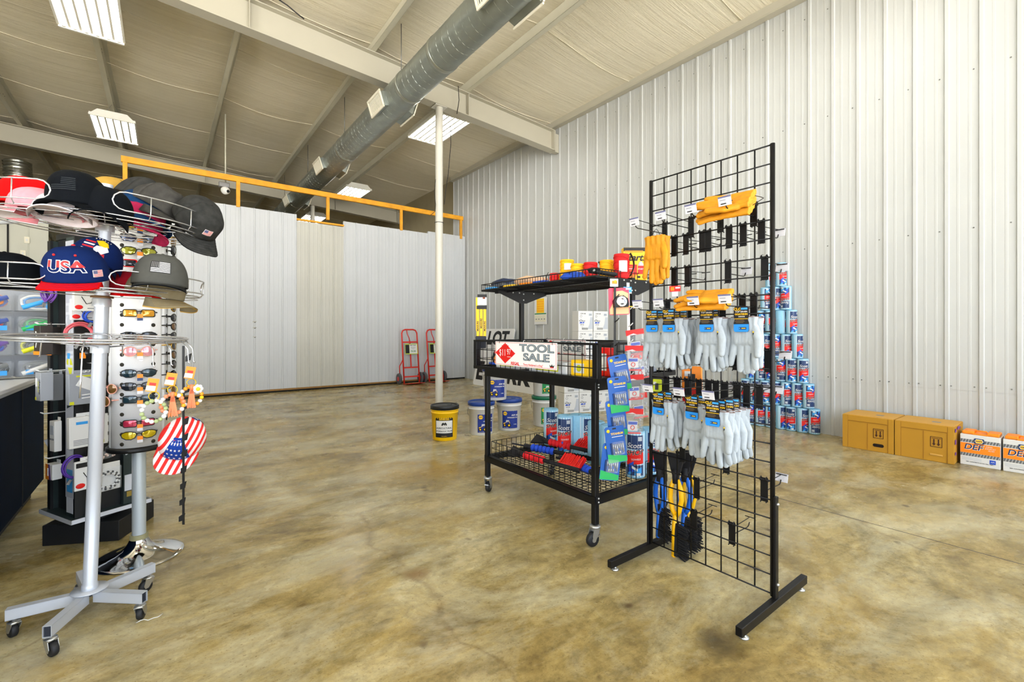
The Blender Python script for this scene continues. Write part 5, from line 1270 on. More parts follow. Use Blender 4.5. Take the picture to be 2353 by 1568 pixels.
def cap(label,pos,fwd,up,crown,brim,under=None,curve=.020,deco=None,soft=0.0,group='caps on the spinner',h=.118,inner=None,blen=.072,button=None):
    """pos: centre of the opening; fwd: brim direction; up: crown direction"""
    up=V(up).normalized(); fwd=V(fwd); fwd=(fwd-up*fwd.dot(up)).normalized(); xr=fwd.cross(up)
    R3=Matrix((xr,fwd,up)).transposed(); t=thing('baseball_cap',label,'cap',pos,0,group,R3.to_euler())
    f=capf(h=h,soft=soft)
    mb=MB(); mb.sheet(lambda u,v:f(2*PI*u,.001+.999*v),48,14,crown,None,.0022); mb.build('crown',t)
    mb=MB()
    def br(u,v):
        s=2*u-1; phi=PI/2-s*1.12; q=f(phi,.005); L=blen*math.sqrt(max(0,1-abs(s)**2.6)); x=q.x*(1+.05*v); y=q.y+L*v+.004*v
        z=.002-.010*v-curve*(q.x/.085)**2*(.35+.65*v)*1.3
        return (x,y,z)
    mb.sheet(br,20,8,brim,None,.0035)
    if under: mb.sheet(lambda u,v:V(br(1-u,v))-V((0,0,.0042)),20,8,under)
    b=mb.build('brim',t)
    mb=MB()
    for k in range(5):
        v=.2+.17*k; mb.tube([V(br(.06+.88*i/16,v))+V((0,0,.0006)) for i in range(17)],.0004,crown if crown!=brim else (under or crown),3)
    mb.build('brim_stitching',b)
    mb=MB(); mb.sphere((0,0,h),.006,button or crown,10,6,None,(1,1,.6)); mb.build('top_button',t)
    mb=MB(); mb.sheet(lambda u,v:f(2*PI*u,.004+.2*v)*.968,40,2,inner or brim); mb.build('sweatband',t)
    if deco: mb=MB(); deco(mb,f,h); mb.build('front_badge',t)
    return t
rv=V((CC,-CS,0)); fv=V((CS,CC,0)); zv=V((0,0,1))
def cd_(r,f,z): return rv*r+fv*f+zv*z
CBL=lambda n,c,**k: pm(n,c,.9,var=k.get('var',.08),scale=k.get('scale',60),bump=.25,bscale=500,spec=.12)
C_navy=CBL('cap_navy',(15,34,82)); C_black=CBL('cap_black',(13,16,20)); C_red=CBL('cap_red',(220,8,10)); C_grey=CBL('cap_grey',(76,76,71)); C_wash=CBL('cap_washed_black',(50,50,48),var=.45,scale=40); C_wash2=CBL('cap_washed_grey',(64,62,58),var=.45,scale=35)
C_blue=CBL('cap_washed_blue',(20,54,92),var=.25,scale=40); C_pink=CBL('cap_washed_pink',(166,36,74),var=.25,scale=40); C_tan=CBL('cap_tan',(176,138,60)); C_white=CBL('cap_white',(232,222,224)); C_lpink=CBL('cap_pale_pink',(240,150,160)); C_olive=CBL('cap_olive',(120,110,86))
def d_usa(mb,f,h):
    g=onc(f,.052,h,.0015); 
    for s,col,bd,lf,dy in (('USA',M_pat_w,.07,0,0),('USA',C_navy,.018,.0007,0)):
        mb.text(s,.05,col,None,lambda p:g((p[0]+.004,p[1],p[2]+lf)),bold=bd,sx=1.15)
    vs,fs=_txt[('USA',.05,.0004,.018,0.0,'CENTER')]
    top=[fc for fc in fs if all(vs[i][1]>-.004 for i in fc)]
    def cl(p): return g((p[0]*1.15+.004,max(p[1],-.001),p[2]+.0013))
    mb.add(vs,[fc for fc in fs if max(vs[i][1] for i in fc)>.0],M_red,None,False,cl)
    for x in (-.034,.036): mb.sphere(g((x,.038,.0)),.004,M_red,8,5)
    g2=onc(f,.03,h,.0015,PI/2+1.0); flagpatch(mb,g2,.032,.02,(M_pat_w,M_pat_r,M_pat_b,M_pat_w))
def d_flag(w,hh,z0,cols,phi=PI/2):
    def d(mb,f,h): flagpatch(mb,onc(f,z0,h,.0014,phi),w,hh,cols)
    return d
def d_eagle(mb,f,h):
    g=onc(f,.062,h,.0016)
    P=lambda poly,m,l: mb.prism(poly,.0006,m,None,lambda p:g((p[0],p[1],p[2]+l)))
    for k in range(4): P([(-.05,.02-.012*k),(-.01,.016-.012*k),(-.012,.010-.012*k),(-.05,.014-.012*k)],M_pat_r if k%2==0 else M_pat_w,0)
    P([(-.012,.022),(.01,.03),(.03,.022),(.036,.006),(.02,.002),(.004,.004)],M_yel,.0007); P([(-.004,.0),(.03,.006),(.04,-.01),(.02,-.03),(.008,-.022),(.0,-.03),(-.01,-.014)],M_pat_w,.0009); P([(.01,-.03),(.03,-.026),(.034,-.05),(.02,-.044),(.012,-.052)],M_pat_r,.0008)
    for k in range(6): mb.sphere(g((-.02+.012*k,.034+.004*math.sin(k),.0)),.002,M_pat_w,6,4)
tocam=lambda p: (EYE-V(p)).normalized()
def A(x,y,Z): return atd(x,y,Z)
# lower tier
p=A(178,642,1.60); cap('navy cap with USA lettering and red brim at the front of the lower tier',p,cd_(.40,-.8,-.34),cd_(.10,-.24,1),C_navy,C_red,C_red,.006,d_usa,h=.118,blen=.062,button=M_red)
p=A(212,618,1.80); cap('navy cap with eagle badge tucked behind the cap lettered USA',p,cd_(.62,-.6,.45),cd_(.12,.35,1),C_navy,C_navy,C_black,.02,d_eagle,h=.12)
p=A(15,655,1.62); 
def d_glit(mb,f,h):
    r=random.Random(5)
    for k in range(240):
        ph=r.uniform(0.2,3.0); t=r.uniform(.02,.85); q=f(ph,t); mb.sphere(q*1.015,.0032,M_silver2 if k%4 else M_pat_r,5,3)
cap('black cap with glittering trim at the left edge of the lower tier',p,cd_(-.5,-.5,.0),cd_(-.12,.05,1),C_black,C_black,None,.015,d_glit)
p=A(368,658,1.74); cap('charcoal cap with black and white flag patch at the right of the lower tier',p,cd_(.55,-.75,.02),cd_(.05,.05,1),C_grey,C_black,C_black,.010,d_flag(.062,.036,.058,(M_black,M_pat_w,M_black,M_pat_w)),h=.122,blen=.05)
p=A(356,678,1.80); cap('olive cap with tan underbrim tucked under the charcoal flag cap',p,cd_(.95,-.15,-.22),cd_(.25,.05,1),C_olive,C_olive,C_tan,.032,None,h=.10)
p=A(288,672,1.93); cap('dark red cap low in the wire tray between navy and charcoal caps',p,cd_(.9,-.3,-.1),cd_(.1,.05,1),CBL('cap_dark_red',(150,20,34)),C_red,None,.012,None,h=.09)
# upper tier
p=A(184,480,1.64); cap('big black cap with tone on tone flag at the front of the upper tier',p,cd_(.30,-.85,-.12),cd_(-.02,-.02,1),C_black,C_black,C_black,.024,d_flag(.072,.042,.060,(C_black,pm('cap_black_thread',(30,34,38),.9),C_black,C_black)),h=.128)
p=A(236,500,1.68); cap('second black cap nested under the big black one',p,cd_(.55,-.75,-.15),cd_(.15,.1,1),C_black,C_black,None,.03,None,h=.11)
p=A(70,482,1.70); cap('bright red cap at the left of the upper tier',p,cd_(-.85,-.3,.05),cd_(.1,.1,1),C_red,C_red,C_red,.012,None)
p=A(105,494,1.66); cap('pale pink cap nested under the bright red cap',p,cd_(-.8,-.4,.0),cd_(.05,.1,1),C_lpink,C_lpink,C_white,.012,None,h=.09)
p=A(150,503,1.64); cap('white cap nested lowest, under the pale pink and black caps',p,cd_(.5,-.75,-.1),cd_(.0,.12,1),C_white,C_white,C_white,.012,None,h=.08)
fw=cd_(.80,-.25,-.52); upv=cd_(.42,.30,.85)
fl=d_flag(.03,.020,.042,(M_pat_w,M_pat_r,M_pat_b,M_pat_w),PI/2+.45)
p=A(350,482,1.93); cap('washed grey cap with small flag, front of the grey stack in the upper tier',p,fw,upv,C_wash2,C_wash2,C_wash,.028,fl,3.0)
p=A(318,468,1.98); cap('washed dark grey cap nested behind the flagged grey cap',p,fw,upv,C_wash,C_wash,None,.028,None,5.0)
p=A(318,492,1.92); cap('washed blue cap nested under the grey caps',p,fw,upv,C_blue,C_blue,C_blue,.028,None,7.0,h=.10)
p=A(308,508,1.90); cap('washed pink cap, lowest of the nested stack in the upper tier',p,fw,upv,C_pink,C_pink,C_pink,.028,None,9.0,h=.095)
p=A(262,470,2.02); cap('tan cap showing behind the silver pole top',p,cd_(.2,.9,.1),cd_(-.1,0,1),C_tan,C_tan,None,.02,None)
p=A(448,512,1.95); cap('washed charcoal cap with small flag hanging brim down off the right end',p,cd_(.62,-.25,-.80),cd_(.80,-.28,.60),C_wash,C_wash,C_black,.030,d_flag(.032,.022,.045,(M_pat_w,M_pat_r,M_pat_b,M_pat_w),PI/2-.15),11.0)
# ---- flag cap on the black clip strip ----
m=bpy.data.materials.new('flag_stripes'); m.use_nodes=True; nt=m.node_tree; b=nt.nodes['Principled BSDF']; b.inputs['Roughness'].default_value=.75
tc=nt.nodes.new('ShaderNodeTexCoord'); sx_=nt.nodes.new('ShaderNodeSeparateXYZ'); nt.links.new(tc.outputs['Object'],sx_.inputs[0])
def mth(op,a,bv):
    q=nt.nodes.new('ShaderNodeMath'); q.operation=op; nt.links.new(a,q.inputs[0])
    if hasattr(bv,'node'): nt.links.new(bv,q.inputs[1])
    else: q.inputs[1].default_value=bv
    return q.outputs[0]
w_=mth('MODULO',mth('ADD',mth('ADD',sx_.outputs[0],mth('MULTIPLY',sx_.outputs[2],.45)),1.0),.026); g_=mth('GREATER_THAN',w_,.013)
mx=nt.nodes.new('ShaderNodeMix'); mx.data_type='RGBA'; mx.inputs[6].default_value=lin((236,34,28)); mx.inputs[7].default_value=lin((240,236,238)); nt.links.new(g_,mx.inputs[0]); nt.links.new(mx.outputs[2],b.inputs['Base Color'])
C_flag=m; C_star=CBL('cap_star_blue',(28,62,150))
def d_star(mb,f,h):
    for ph0,z0,w,hh in ((PI/2+.12,.052,.110,.088),(PI*1.5-.35,.05,.06,.06)):
        g=onc(f,z0,h,.0016,ph0,.095); mb.sheet(lambda u,v:g((w*(u-.5)*(1-.35*v),hh*(v-.5),0)),10,6,C_star)
        for i in range(5):
            for j in range(4):
                x=w*((i+.5+.5*(j%2)*.8)/5.4-.5)*(1-.35*(j/4)); y=hh*((j+.5)/4-.5); s=.0062
                mb.add([g((x+s*(1 if k%2==0 else .42)*math.sin(k*PI/5),y+s*(1 if k%2==0 else .42)*math.cos(k*PI/5),.001)) for k in range(10)],[tuple(range(10))],M_pat_w)
a=math.radians(74); ptop=SPW@V(ringpt(74,.287,1.10)); 
SZ=(ptop-EYE).dot(fv)
t=thing('clip_strip','long black clip strip hanging from the right end of the spinner hook ring','strip',ptop); bot=A(413,1206,SZ)-ptop
mb=MB(); mb.box((bot.x/2,bot.y/2,bot.z/2),(.009,.003,abs(bot.z)),M_black,None,.0,-TH); mb.build('strip_band',t)
for k in range(11):
    z=bot.z*(k+1)/11.3; mb=MB(); mb.prism([(0,0),(.018,.006),(.024,.036),(.012,.030),(.0,.022)],.006,M_black,T((bot.x*(k+1)/11.3,0,z))@RZ(-TH)@frame((0,-.002,0),(1,0,0),(0,0,1))); mb.build('barb_hook',t)
p=A(420,1012,SZ+.10); cap('cap in red and white stripes with blue star panel hanging on the clip strip',p-tocam(p)*.02,cd_(-.12,-.35,-.9),tocam(p)+V((0,0,.75)),C_flag,C_flag,None,.012,d_star,group=None,h=.10,blen=.06)
# ---- bead keychains ----
def chain(label,p,beads,tassel,seed,daisy=False):
    t=thing('bead_keychain',label,'keychain',p,0,'bead keychains on the spinner hooks',Euler((0,0,-TH+.68)))
    r=random.Random(seed)
    mb=MB(); mb.box((.0,0,-.024),(.034,.002,.05),M_orange,RY(.2)); mb.box((-.003,-.0015,-.036),(.028,.001,.018),M_tag,RY(.2)); mb.box((.0,-.0015,-.02),(.02,.001,.01),M_red,RY(.2)); mb.build('price_tag',t)
    mb=MB(); mb.tube([(.016*math.cos(a),0,-.065+.016*math.sin(a)) for a in [2*PI*k/16 for k in range(16)]],.0018,pm('gold_ring',(214,164,40),.25,.9),5,closed=True); mb.tube([(0,0,0),(0,0,-.05)],.0014,M_wire,4); mb.build('key_ring',t)
    mb=MB(); N=16; R_=.036
    for k in range(N):
        a=PI/2+2*PI*(k+.5)/N; q=(R_*math.cos(a),r.uniform(-.004,.004),-.122+R_*1.1*math.sin(a)); mb.sphere(q,.0078*(1 if k%5 else 1.06),beads[k%len(beads)] ,10,7)
    mb.build('bead_loop',t)
    if daisy:
        mb=MB()
        for k in range(7): a=2*PI*k/7; mb.sphere((.022+.012*math.cos(a),-.012,-.092+.012*math.sin(a)),.008,M_white,8,5,None,(1,.5,1))
        mb.sphere((.022,-.018,-.092),.008,M_yel,10,6,None,(1,.5,1)); mb.build('daisy_charm',t)
    if tassel:
        mb=MB(); 
        for k in range(13):
            x=-.009+.0015*k; mb.tube([(x*.3,-.012,-.082),(x*.8,-.014,-.11),(x*1.6+r.uniform(-.002,.002),-.014,-.168+r.uniform(-.004,.004))],.0022,tassel,4)
        mb.tube([(0,-.012,-.072),(0,-.012,-.094)],.006,tassel,8); mb.build('tassel',t)
    return t
B_s=pm('bead_sage',(158,172,120),.4); B_m=pm('bead_marble',(224,226,226),.3); B_p=pm('bead_peach',(240,140,100),.4); B_o=pm('bead_orange',(250,160,40),.4); T_p=pm('tassel_peach',(240,132,88),.6)
for a,bd,ts,lb,ds,dz in ((28,[B_s,B_s,B_m,B_m],None,'green and white bead loop keychain, left of the three',False,-.06),(41,[B_p,B_p,B_m,B_o],T_p,'peach bead keychain with tassel, middle of the three',False,-.045),(62,[B_o,B_o,B_m,M_yel],T_p,'orange bead keychain with tassel and daisy, right of the three',True,-.03)):
    q=SPW@V(ringpt(a,.322,1.035+dz+.01)); chain(lb,q,bd,ts,a,ds)
# ---- sunglasses tower ----
c2=V((-.10,3.01,0))
tw=thing('sunglasses_tower','silver perforated column display of sunglasses on a flared chrome base','rack',c2,math.atan2(c2.x,c2.y)*-1)
mb=MB(); mb.lathe([(.0,.0),(.187,.0),(.189,.003),(.187,.006),(.165,.010),(.13,.017),(.095,.029),(.07,.044),(.053,.062),(.043,.080),(.038,.092)],M_chrome,48,None,cap=False); mb.build('flared_base',tw)
mb=MB(); mb.lathe([(.038,.090),(.038,.115)],pm('olive_collar',(150,146,110),.5),24); mb.build('collar',tw)
mb=MB(); mb.lathe([(.029,.11),(.029,.58)],pm('pale_grey_tube',(186,196,202),.3,.3),24); mb.build('pole',tw)
M_tower=pm('brushed_silver_panel',(226,227,228),.34,.12); RT=.118
mb=MB(); 
def towr(a):
    d=min(abs(((a-math.radians(q)+PI)%(2*PI))-PI) for q in (-90-68,-90+52,90))
    return RT-(.010 if d<.05 else 0)
vs=[];n=96
for z in (.575,1.735):
    for k in range(n): a=2*PI*k/n; vs.append((towr(a)*math.cos(a),towr(a)*math.sin(a),z))
mb.add(vs,[(k,(k+1)%n,n+(k+1)%n,n+k) for k in range(n)]+[tuple(range(n))[::-1],tuple(range(n,2*n))],M_tower,None,True)
M_hole=pm('peg_hole',(38,34,22),.7)
for z in [.60+.0485*k for k in range(24)]:
    for a in (-33,28,-82,70,-105,120):
        aa=math.radians(-90+a); mb.lathe([(.0,.001),(.0095,.001),(.0095,-.003)],M_hole,12,T((RT*math.cos(aa),RT*math.sin(aa),z))@RZ(aa)@RY(PI/2),cap=False)
for z in [.62+.097*k for k in range(12)]:
    aa=math.radians(-86); mb.box((RT*math.cos(aa),RT*math.sin(aa),z),(.014,.004,.004),M_zinc,None,0,aa+PI/2)
mb.build('perforated_column',tw)
mb=MB(); mb.lathe([(.0,.555),(.128,.555),(.13,.56),(.13,.575),(.12,.58)],M_blackmetal,40,None,cap=False); mb.build('bottom_rim',tw)
mb=MB(); mb.lathe([(.12,1.735),(.12,1.75),(.0,1.75)],M_silver2,40,None,cap=False); mb.build('top_disc',tw)
M_frk=pm('frame_black',(22,22,24),.25)
def lensm(n,c,ro=.08): return pm(n,c,ro,.35,var=.25,scale=25,coat=.6)
def glasses(label,z,a,lens,framem,shape='wrap',tagged=True,group='sunglasses on the silver tower',tilt=0):
    aa=math.radians(-90+a); t=thing('sunglasses',label,'sunglasses',(0,0,0),0,group); 
    W=T(c2)@RZ(-math.atan2(c2.x,c2.y)); ro=RT+(.02 if a<60 else .032); q=W@V((ro*math.cos(aa),ro*math.sin(aa),z)); t.location=q; t.rotation_euler=(tilt,0,aa+PI/2-math.atan2(c2.x,c2.y))
    Rw=.125
    def bend(p): an=p[0]/Rw; return ((Rw+p[2])*math.sin(an),Rw-(Rw+p[2])*math.cos(an),p[1])
    def outline(s):
        if shape=='round': pts=[(s*.034+.026*math.cos(2*PI*k/20),.023*math.sin(2*PI*k/20)) for k in range(20)]
        elif shape=='rect': pts=rrect(.056,.034,.010,4,s*.035,0)
        else: pts=[(s*x,y) for x,y in [(.008,.004),(.014,.013),(.03,.018),(.05,.018),(.066,.012),(.071,.003),(.066,-.010),(.05,-.019),(.03,-.020),(.016,-.013)]]
        return pts
    mb=MB()
    for s in (-1,1):
        pts=[bend((x,y,.001)) for x,y in outline(s)]; mb.tube(pts,.0022,framem,5,closed=True)
    mb.tube([bend((-.012,.006,.0015)),bend((0,.009,.002)),bend((.012,.006,.0015))],.0024,framem,5)
    mb.build('frame',t)
    for s in (-1,1):
        o_=outline(s); cx=sum(p[0] for p in o_)/len(o_); cy=sum(p[1] for p in o_)/len(o_)
        mb=MB(); n=len(o_); vs=[bend((cx,cy,.003))]+[bend((cx+(x-cx)*.55,cy+(y-cy)*.55,.0025)) for x,y in o_]+[bend((x,y,.0005)) for x,y in o_]
        fs=[(0,1+k,1+(k+1)%n) for k in range(n)]+[(1+k,1+n+k,1+n+(k+1)%n,1+(k+1)%n) for k in range(n)]
        mb.add(vs,fs,lens,None,True); mb.build('lens',t)
        mb=MB(); e=V(bend((s*.070,.006,0))); mb.tube([e,e+V((s*.004,.025,0)),e+V((s*.0,.06,-.002)),e+V((-s*.01,.085,-.012))],[.0035,.003,.0028,.003],framem,5); mb.build('temple',t)
    if tagged:
        mb=MB(); mb.box((.004,-.006,-.014),(.022,.0015,.018),M_orange); mb.box((.004,-.006,-.030),(.022,.0015,.014),M_tag if hash(label)%2==0 or z<.9 else M_navy); mb.build('price_tag',t)
    return t
L_amb=lensm('lens_amber',(214,150,20)); L_drk=lensm('lens_dark',(38,42,50)); L_gry=lensm('lens_green_gold',(150,150,30)); L_pk=lensm('lens_pink',(214,150,160)); L_teal=lensm('lens_teal',(34,56,66)); L_red=lensm('lens_red_violet',(190,50,80)); L_yel=lensm('lens_yellow_green',(206,180,20)); L_bl=lensm('lens_slate',(52,64,92)); L_br=lensm('lens_brown',(120,84,40)); F_gold=pm('frame_gold',(190,150,60),.25,.8); F_pk=pm('frame_pink',(226,160,140),.3)
def zz_(y): return 1.15+(762-y)*2.22/1046
for y,ln,fm,sh,lb in ((520,L_yel,M_frk,'wrap','yellow green mirrored sunglasses, topmost on the tower'),(548,L_bl,M_frk,'wrap','slate blue sunglasses, second from the tower top'),(577,L_gry,M_frk,'wrap','green and gold mirrored sunglasses beside the eagle cap'),(606,L_drk,C_red,'rect','dark sunglasses with red frame beside the eagle cap'),
  (720,L_amb,M_frk,'rect','amber sunglasses under the wire cap tray'),(772,L_drk,M_frk,'wrap','black sunglasses just above the silver hook ring'),(808,L_pk,F_pk,'round','pink mirrored round sunglasses just under the hook ring'),(858,L_teal,M_frk,'wrap','dark teal sunglasses behind the green bead keychain'),(888,L_drk,M_frk,'wrap','dark sunglasses inside the keychain loops'),(918,L_teal,M_frk,'rect','dark sunglasses under the keychain loops'),(973,L_red,M_frk,'rect','red and violet sunglasses low on the tower'),(1000,L_yel,M_frk,'wrap','yellow lensed sunglasses, lowest on the tower front')):
    glasses(lb,zz_(y),0,ln,fm,sh)
for i,y in enumerate((540,562,586,610,705,730,752,775,800,822,846,872,905,935,960)):
    glasses('dark sunglasses seen from the side on the tower right edge, %s from the top'%(ORD[i] if i<12 else ('thirteenth','fourteenth','fifteenth')[i-12]),zz_(y)+.005,88,L_drk if i%3 else L_br,M_frk if i%4 else F_gold,'wrap',False)
glasses('brown lensed sunglasses with pink frame on the tower left side',zz_(893),-62,L_br,F_pk,'round',False); glasses('brown round sunglasses lowest on the tower left side',zz_(922),-78,L_br,F_pk,'round',True)
# ---- accessory rack ----
ck=V((-.30,3.49,0)); KY=math.radians(27)
M_rackb=pm('rack_black',(16,18,20),.45); M_rackg=pm('rack_green_black',(40,52,52),.35); M_pan=pm('graphic_silver',(186,190,200),.35,.1); M_edge=pm('tray_edge_white',(206,210,218),.4)
rk=thing('accessory_rack','black square spinner rack of phone accessories on a black plinth','rack',ck)
mb=MB(); mb.box((0,.04,.055),(.36,.33,.11),pm('plinth_black',(20,22,26),.55,var=.2,scale=12),RZ(math.radians(-26.6)),.003); mb.build('plinth',rk)
mb=MB(); mb.lathe([(.09,.11),(.09,.15)],M_rackb,20); mb.build('swivel',rk)
Rk=RZ(KY)
mb=MB(); mb.box((0,0,.168),(.36,.36,.006),M_rackg,Rk)
for s in (-1,1): mb.box((s*.18,0,.160),(.004,.364,.022),M_edge,Rk); mb.box((0,s*.18,.160),(.364,.004,.022),M_edge,Rk)
mb.build('bottom_tray',rk)
mb=MB(); mb.box((0,0,.915),(.245,.245,1.49),M_rackb,Rk); mb.box((0,0,1.67),(.26,.26,.03),M_rackb,Rk); mb.build('core_panel',rk)
for k in range(4):
    Mp=Rk@RZ(k*PI/2)
    mb=MB(); mb.box((.105,-.14,.91),(.10,.03,1.478),M_rackg,Mp,.001); mb.box((.15,-.14,.91),(.012,.034,1.478),M_rackb,Mp); w=mb.build('corner_post',rk)
    mb=MB(); f=Mp@frame((.1,-.1555,0),(1,0,0),(0,0,1))
    if k in (3,1):
        mb.box((.0,.95,.0006),(.092,1.36,.001),M_pan,f); mb.text('HITECH',.10,M_edge,f@T((0,1.13,.0014))@RZ(PI/2),bold=.02); mb.prism([(-.03,.74),(.03,.76),(.035,.86),(.0,.84),(-.03,.80)],.0014,M_rackg,f); mb.prism([(-.02,.76),(.02,.775),(.02,.83),(-.01,.81)],.002,M_edge,f)
        mb.prism([(-.035,.99),(.0,1.03),(.035,.97),(.01,.9)],.0016,M_lime,f); mb.box((-.01,1.02,.0016),(.03,.03,.0008),M_sky,f); mb.box((.01,.6,.0016),(.05,.16,.0008),M_lgrey,f); mb.box((0,.47,.0012),(.06,.10,.0008),M_edge,f); mb.box((.0,.36,.0012),(.06,.12,.0008),M_sky,f); mb.box((0,.23,.0012),(.07,.08,.0008),M_edge,f)
    else:
        for (x,y,a,m2) in ((-.02,.50,.35,M_edge),(.025,.52,-.4,M_edge)): mb.box((0,0,.001),(.062,.088,.001),m2,f@T((x,y,0))@RZ(a)); mb.box((0,0,.0018),(.05,.07,.001),M_sky,f@T((x,y,0))@RZ(a))
        mb.box((-.01,.29,.001),(.06,.09,.001),M_edge,f); mb.box((.03,.31,.0014),(.04,.1,.001),pm('print_pale',(200,206,206),.4),f); mb.box((.01,.225,.0012),(.08,.03,.001),M_tan_:=pm('print_tan',(150,126,50),.5),f)
    mb.build('graphic_strip',w)
nR=V((math.sin(KY),-math.cos(KY),0)); nL=V((-math.cos(KY),-math.sin(KY),0))
def onpl(x,y,off,n):
    q=ck+n*off; d=ray(x,y); return EYE+d*((q-EYE).dot(n)/d.dot(n))
YR=KY; YL=KY-PI/2
pegs=[(n,x,y) for n,xs in ((0,()),) for x in xs for y in ()]
def acc(label,x,y,side,w,h,d,body,deco,name='accessory_box',off=.15,tilt=0.0,grp=None):
    n,yw=(nR,YR) if side=='R' else (nL,YL)
    p=onpl(x,y,off,n); t=thing(name,label,'package',p,0,grp or ('packages on the accessory rack right face' if side=='R' else 'packages on the accessory rack left face'),Euler((0,tilt,yw)))
    mb=MB(); mb.box((0,0,0),(w,d,h),body,None,.002); mb.box((0,d/2-.001,h/2+.008),(w*.55,.0015,.018),body); mb.build('carton',t)
    f=frame((0,-d/2,0),(1,0,0),(0,0,1)); mb=MB(); deco(mb,f,w,h); mb.build('front_print',t)
    mb=MB(); 
    for s in (-.012,.012): mb.tube([(s,.09+d/2-.03,h/2+.008),(s,-d/2-.015,h/2+.008),(s,-d/2-.022,h/2+.016)],.0022,M_white,5)
    mb.build('peg',rk,loc=None) if False else None
    return t
M_pkw=pm('pack_white',(226,226,222),.45); M_pkg=pm('pack_grey',(150,154,160),.45); M_pkd=pm('pack_dark',(44,38,34),.4); M_pky=pm('pack_lime_text',(206,206,20),.5)
def d_cable(mb,f,w,h):
    mb.box((0,h*.36,.0006),(w*.9,h*.16,.001),M_black,f); mb.sphere((-w*.3,-h*.34,.0008),min(w,h)*.13,M_red,12,6,f,(1.3,.9,.1)); mb.tube([(-w*.2,h*.1,.002),(0,-h*.2,.002),(w*.2,-h*.15,.002),(w*.28,h*.02,.002)],.002,M_black,5,f); mb.box((w*.2,-h*.38,.0006),(w*.3,.004,.001),M_grey,f)
def d_charger(mb,f,w,h):
    mb.box((-w*.1,h*.15,.0006),(w*.5,h*.35,.003),M_white,f@RZ(-.5),.004); mb.box((0,h*.42,.0006),(w*.6,h*.05,.001),M_pky,f); 
    for k in range(2): mb.tube([(-w*.15,-h*.2-.016*k,.002),(w*.45,-h*.16-.016*k,.002)],.003,M_white,6,f)
    mb.box((-w*.42,-h*.44,.0006),(w*.12,h*.1,.001),M_pky,f)
    for k in range(3): mb.box((w*.15+.016*k,-h*.38,.0006),(.009,.008,.001),M_black,f)
def d_chv(mb,f,w,h):
    mb.box((-w*.22,h*.15,.0006),(w*.3,h*.3,.002),M_white,f); mb.text('Mini Charger',w*.24,M_black,f@T((w*.32,0,.0006))@RZ(PI/2),bold=.02); mb.text('charge pack',w*.2,M_pky,f@T((w*.08,0,.0006))@RZ(PI/2)); mb.box((-w*.36,-h*.42,.0006),(w*.2,h*.1,.001),M_pky,f)
def d_usb(mb,f,w,h):
    mb.box((-w*.2,h*.3,.0006),(w*.28,h*.09,.001),M_sky,f); 
    for k in range(2): mb.tube([(w*.2+.02*k,h*.2,.002),(w*.2+.02*k,-h*.3,.002)],.0026,M_black,5,f); mb.box((w*.2+.02*k,h*.22,.002),(.008,.03,.004),M_black,f)
    mb.box((w*.26,-h*.4,.0008),(w*.18,h*.1,.001),M_pky,f)
    for k in range(4): mb.box((-w*.2,-h*.25-.008*k,.0006),(w*.4,.003,.001),M_grey,f)
def d_plain(mb,f,w,h): mb.box((0,h*.2,.0006),(w*.7,h*.3,.001),M_lgrey,f); mb.text('HOLDER',w*.22,M_grey,f@T((0,-h*.1,.0006)),bold=.02)
def d_orange(mb,f,w,h): mb.box((0,-h*.44,.0008),(w*1.0,h*.12,.002),M_orange,f); mb.tube([(-w*.1,h*.3,.002),(w*.1,0,.002),(-w*.1,-h*.25,.002)],.003,M_white,5,f)
def d_purple(mb,f,w,h): mb.prism([(-w*.5,-h*.5),(w*.05,-h*.5),(-w*.1,h*.5),(-w*.5,h*.5)],.001,M_orange,f); mb.box((-w*.1,0,.0012),(w*.14,h*.5,.003),M_white,f); mb.prism([(w*.05,-h*.5),(w*.3,-h*.5),(w*.12,h*.5),(-w*.1,h*.5)],.001,pm('print_plum',(90,60,120),.5),f)
acc('white cable card with red dot, top of the rack right face',196,688,'R',.10,.125,.02,M_pkw,d_cable,off=.20)
acc('white cable card with red dot behind the topmost one on the right face',190,712,'R',.10,.11,.02,M_pkw,d_cable,off=.165)
acc('grey charger box with white plug picture, middle of the rack right face',196,893,'R',.145,.16,.035,M_pkg,d_charger,off=.185)
acc('white box of two black cables below the grey charger box',204,990,'R',.17,.16,.03,M_pkw,d_usb,off=.175)
acc('white card with black charging cable, lowest on the rack right face',203,1090,'R',.115,.15,.012,M_pkw,d_cable,'cable_card',off=.225)
acc('grey charger box with lime lettering, front of the rack left face',102,888,'L',.06,.145,.05,M_pkg,d_chv,off=.24)
acc('second grey charger box with lime lettering, nearer the corner strip',126,890,'L',.06,.14,.05,M_pkg,d_chv,off=.17)
acc('dark box with orange foot, upper left of the rack left face',100,782,'L',.07,.15,.05,M_pkd,d_orange,off=.24)
acc('second dark box with orange foot, beside the silver corner strip',124,784,'L',.06,.15,.04,M_pkd,d_orange,off=.17)
acc('slim white holder box low on the rack left face',128,1002,'L',.055,.16,.03,M_pkw,d_plain,off=.19)
acc('small orange and plum box at the bottom of the rack left face',124,1083,'L',.075,.08,.04,M_pkw,d_purple,off=.19)
def pegset(side,x,y,off0,L):
    n=nR if side=='R' else nL; p=onpl(x,y,off0,n); t_=V((-n.y,n.x,0)); mb=MB()
    for s in (-.008,.008):
        a=p+t_*s-ck; mb.tube([a-n*(off0-.12),a+n*(L-(off0-.12)) if False else a+n*.02,a+n*.03+V((0,0,.008))],.0025,M_white,5)
    mb.build('peg',rk)
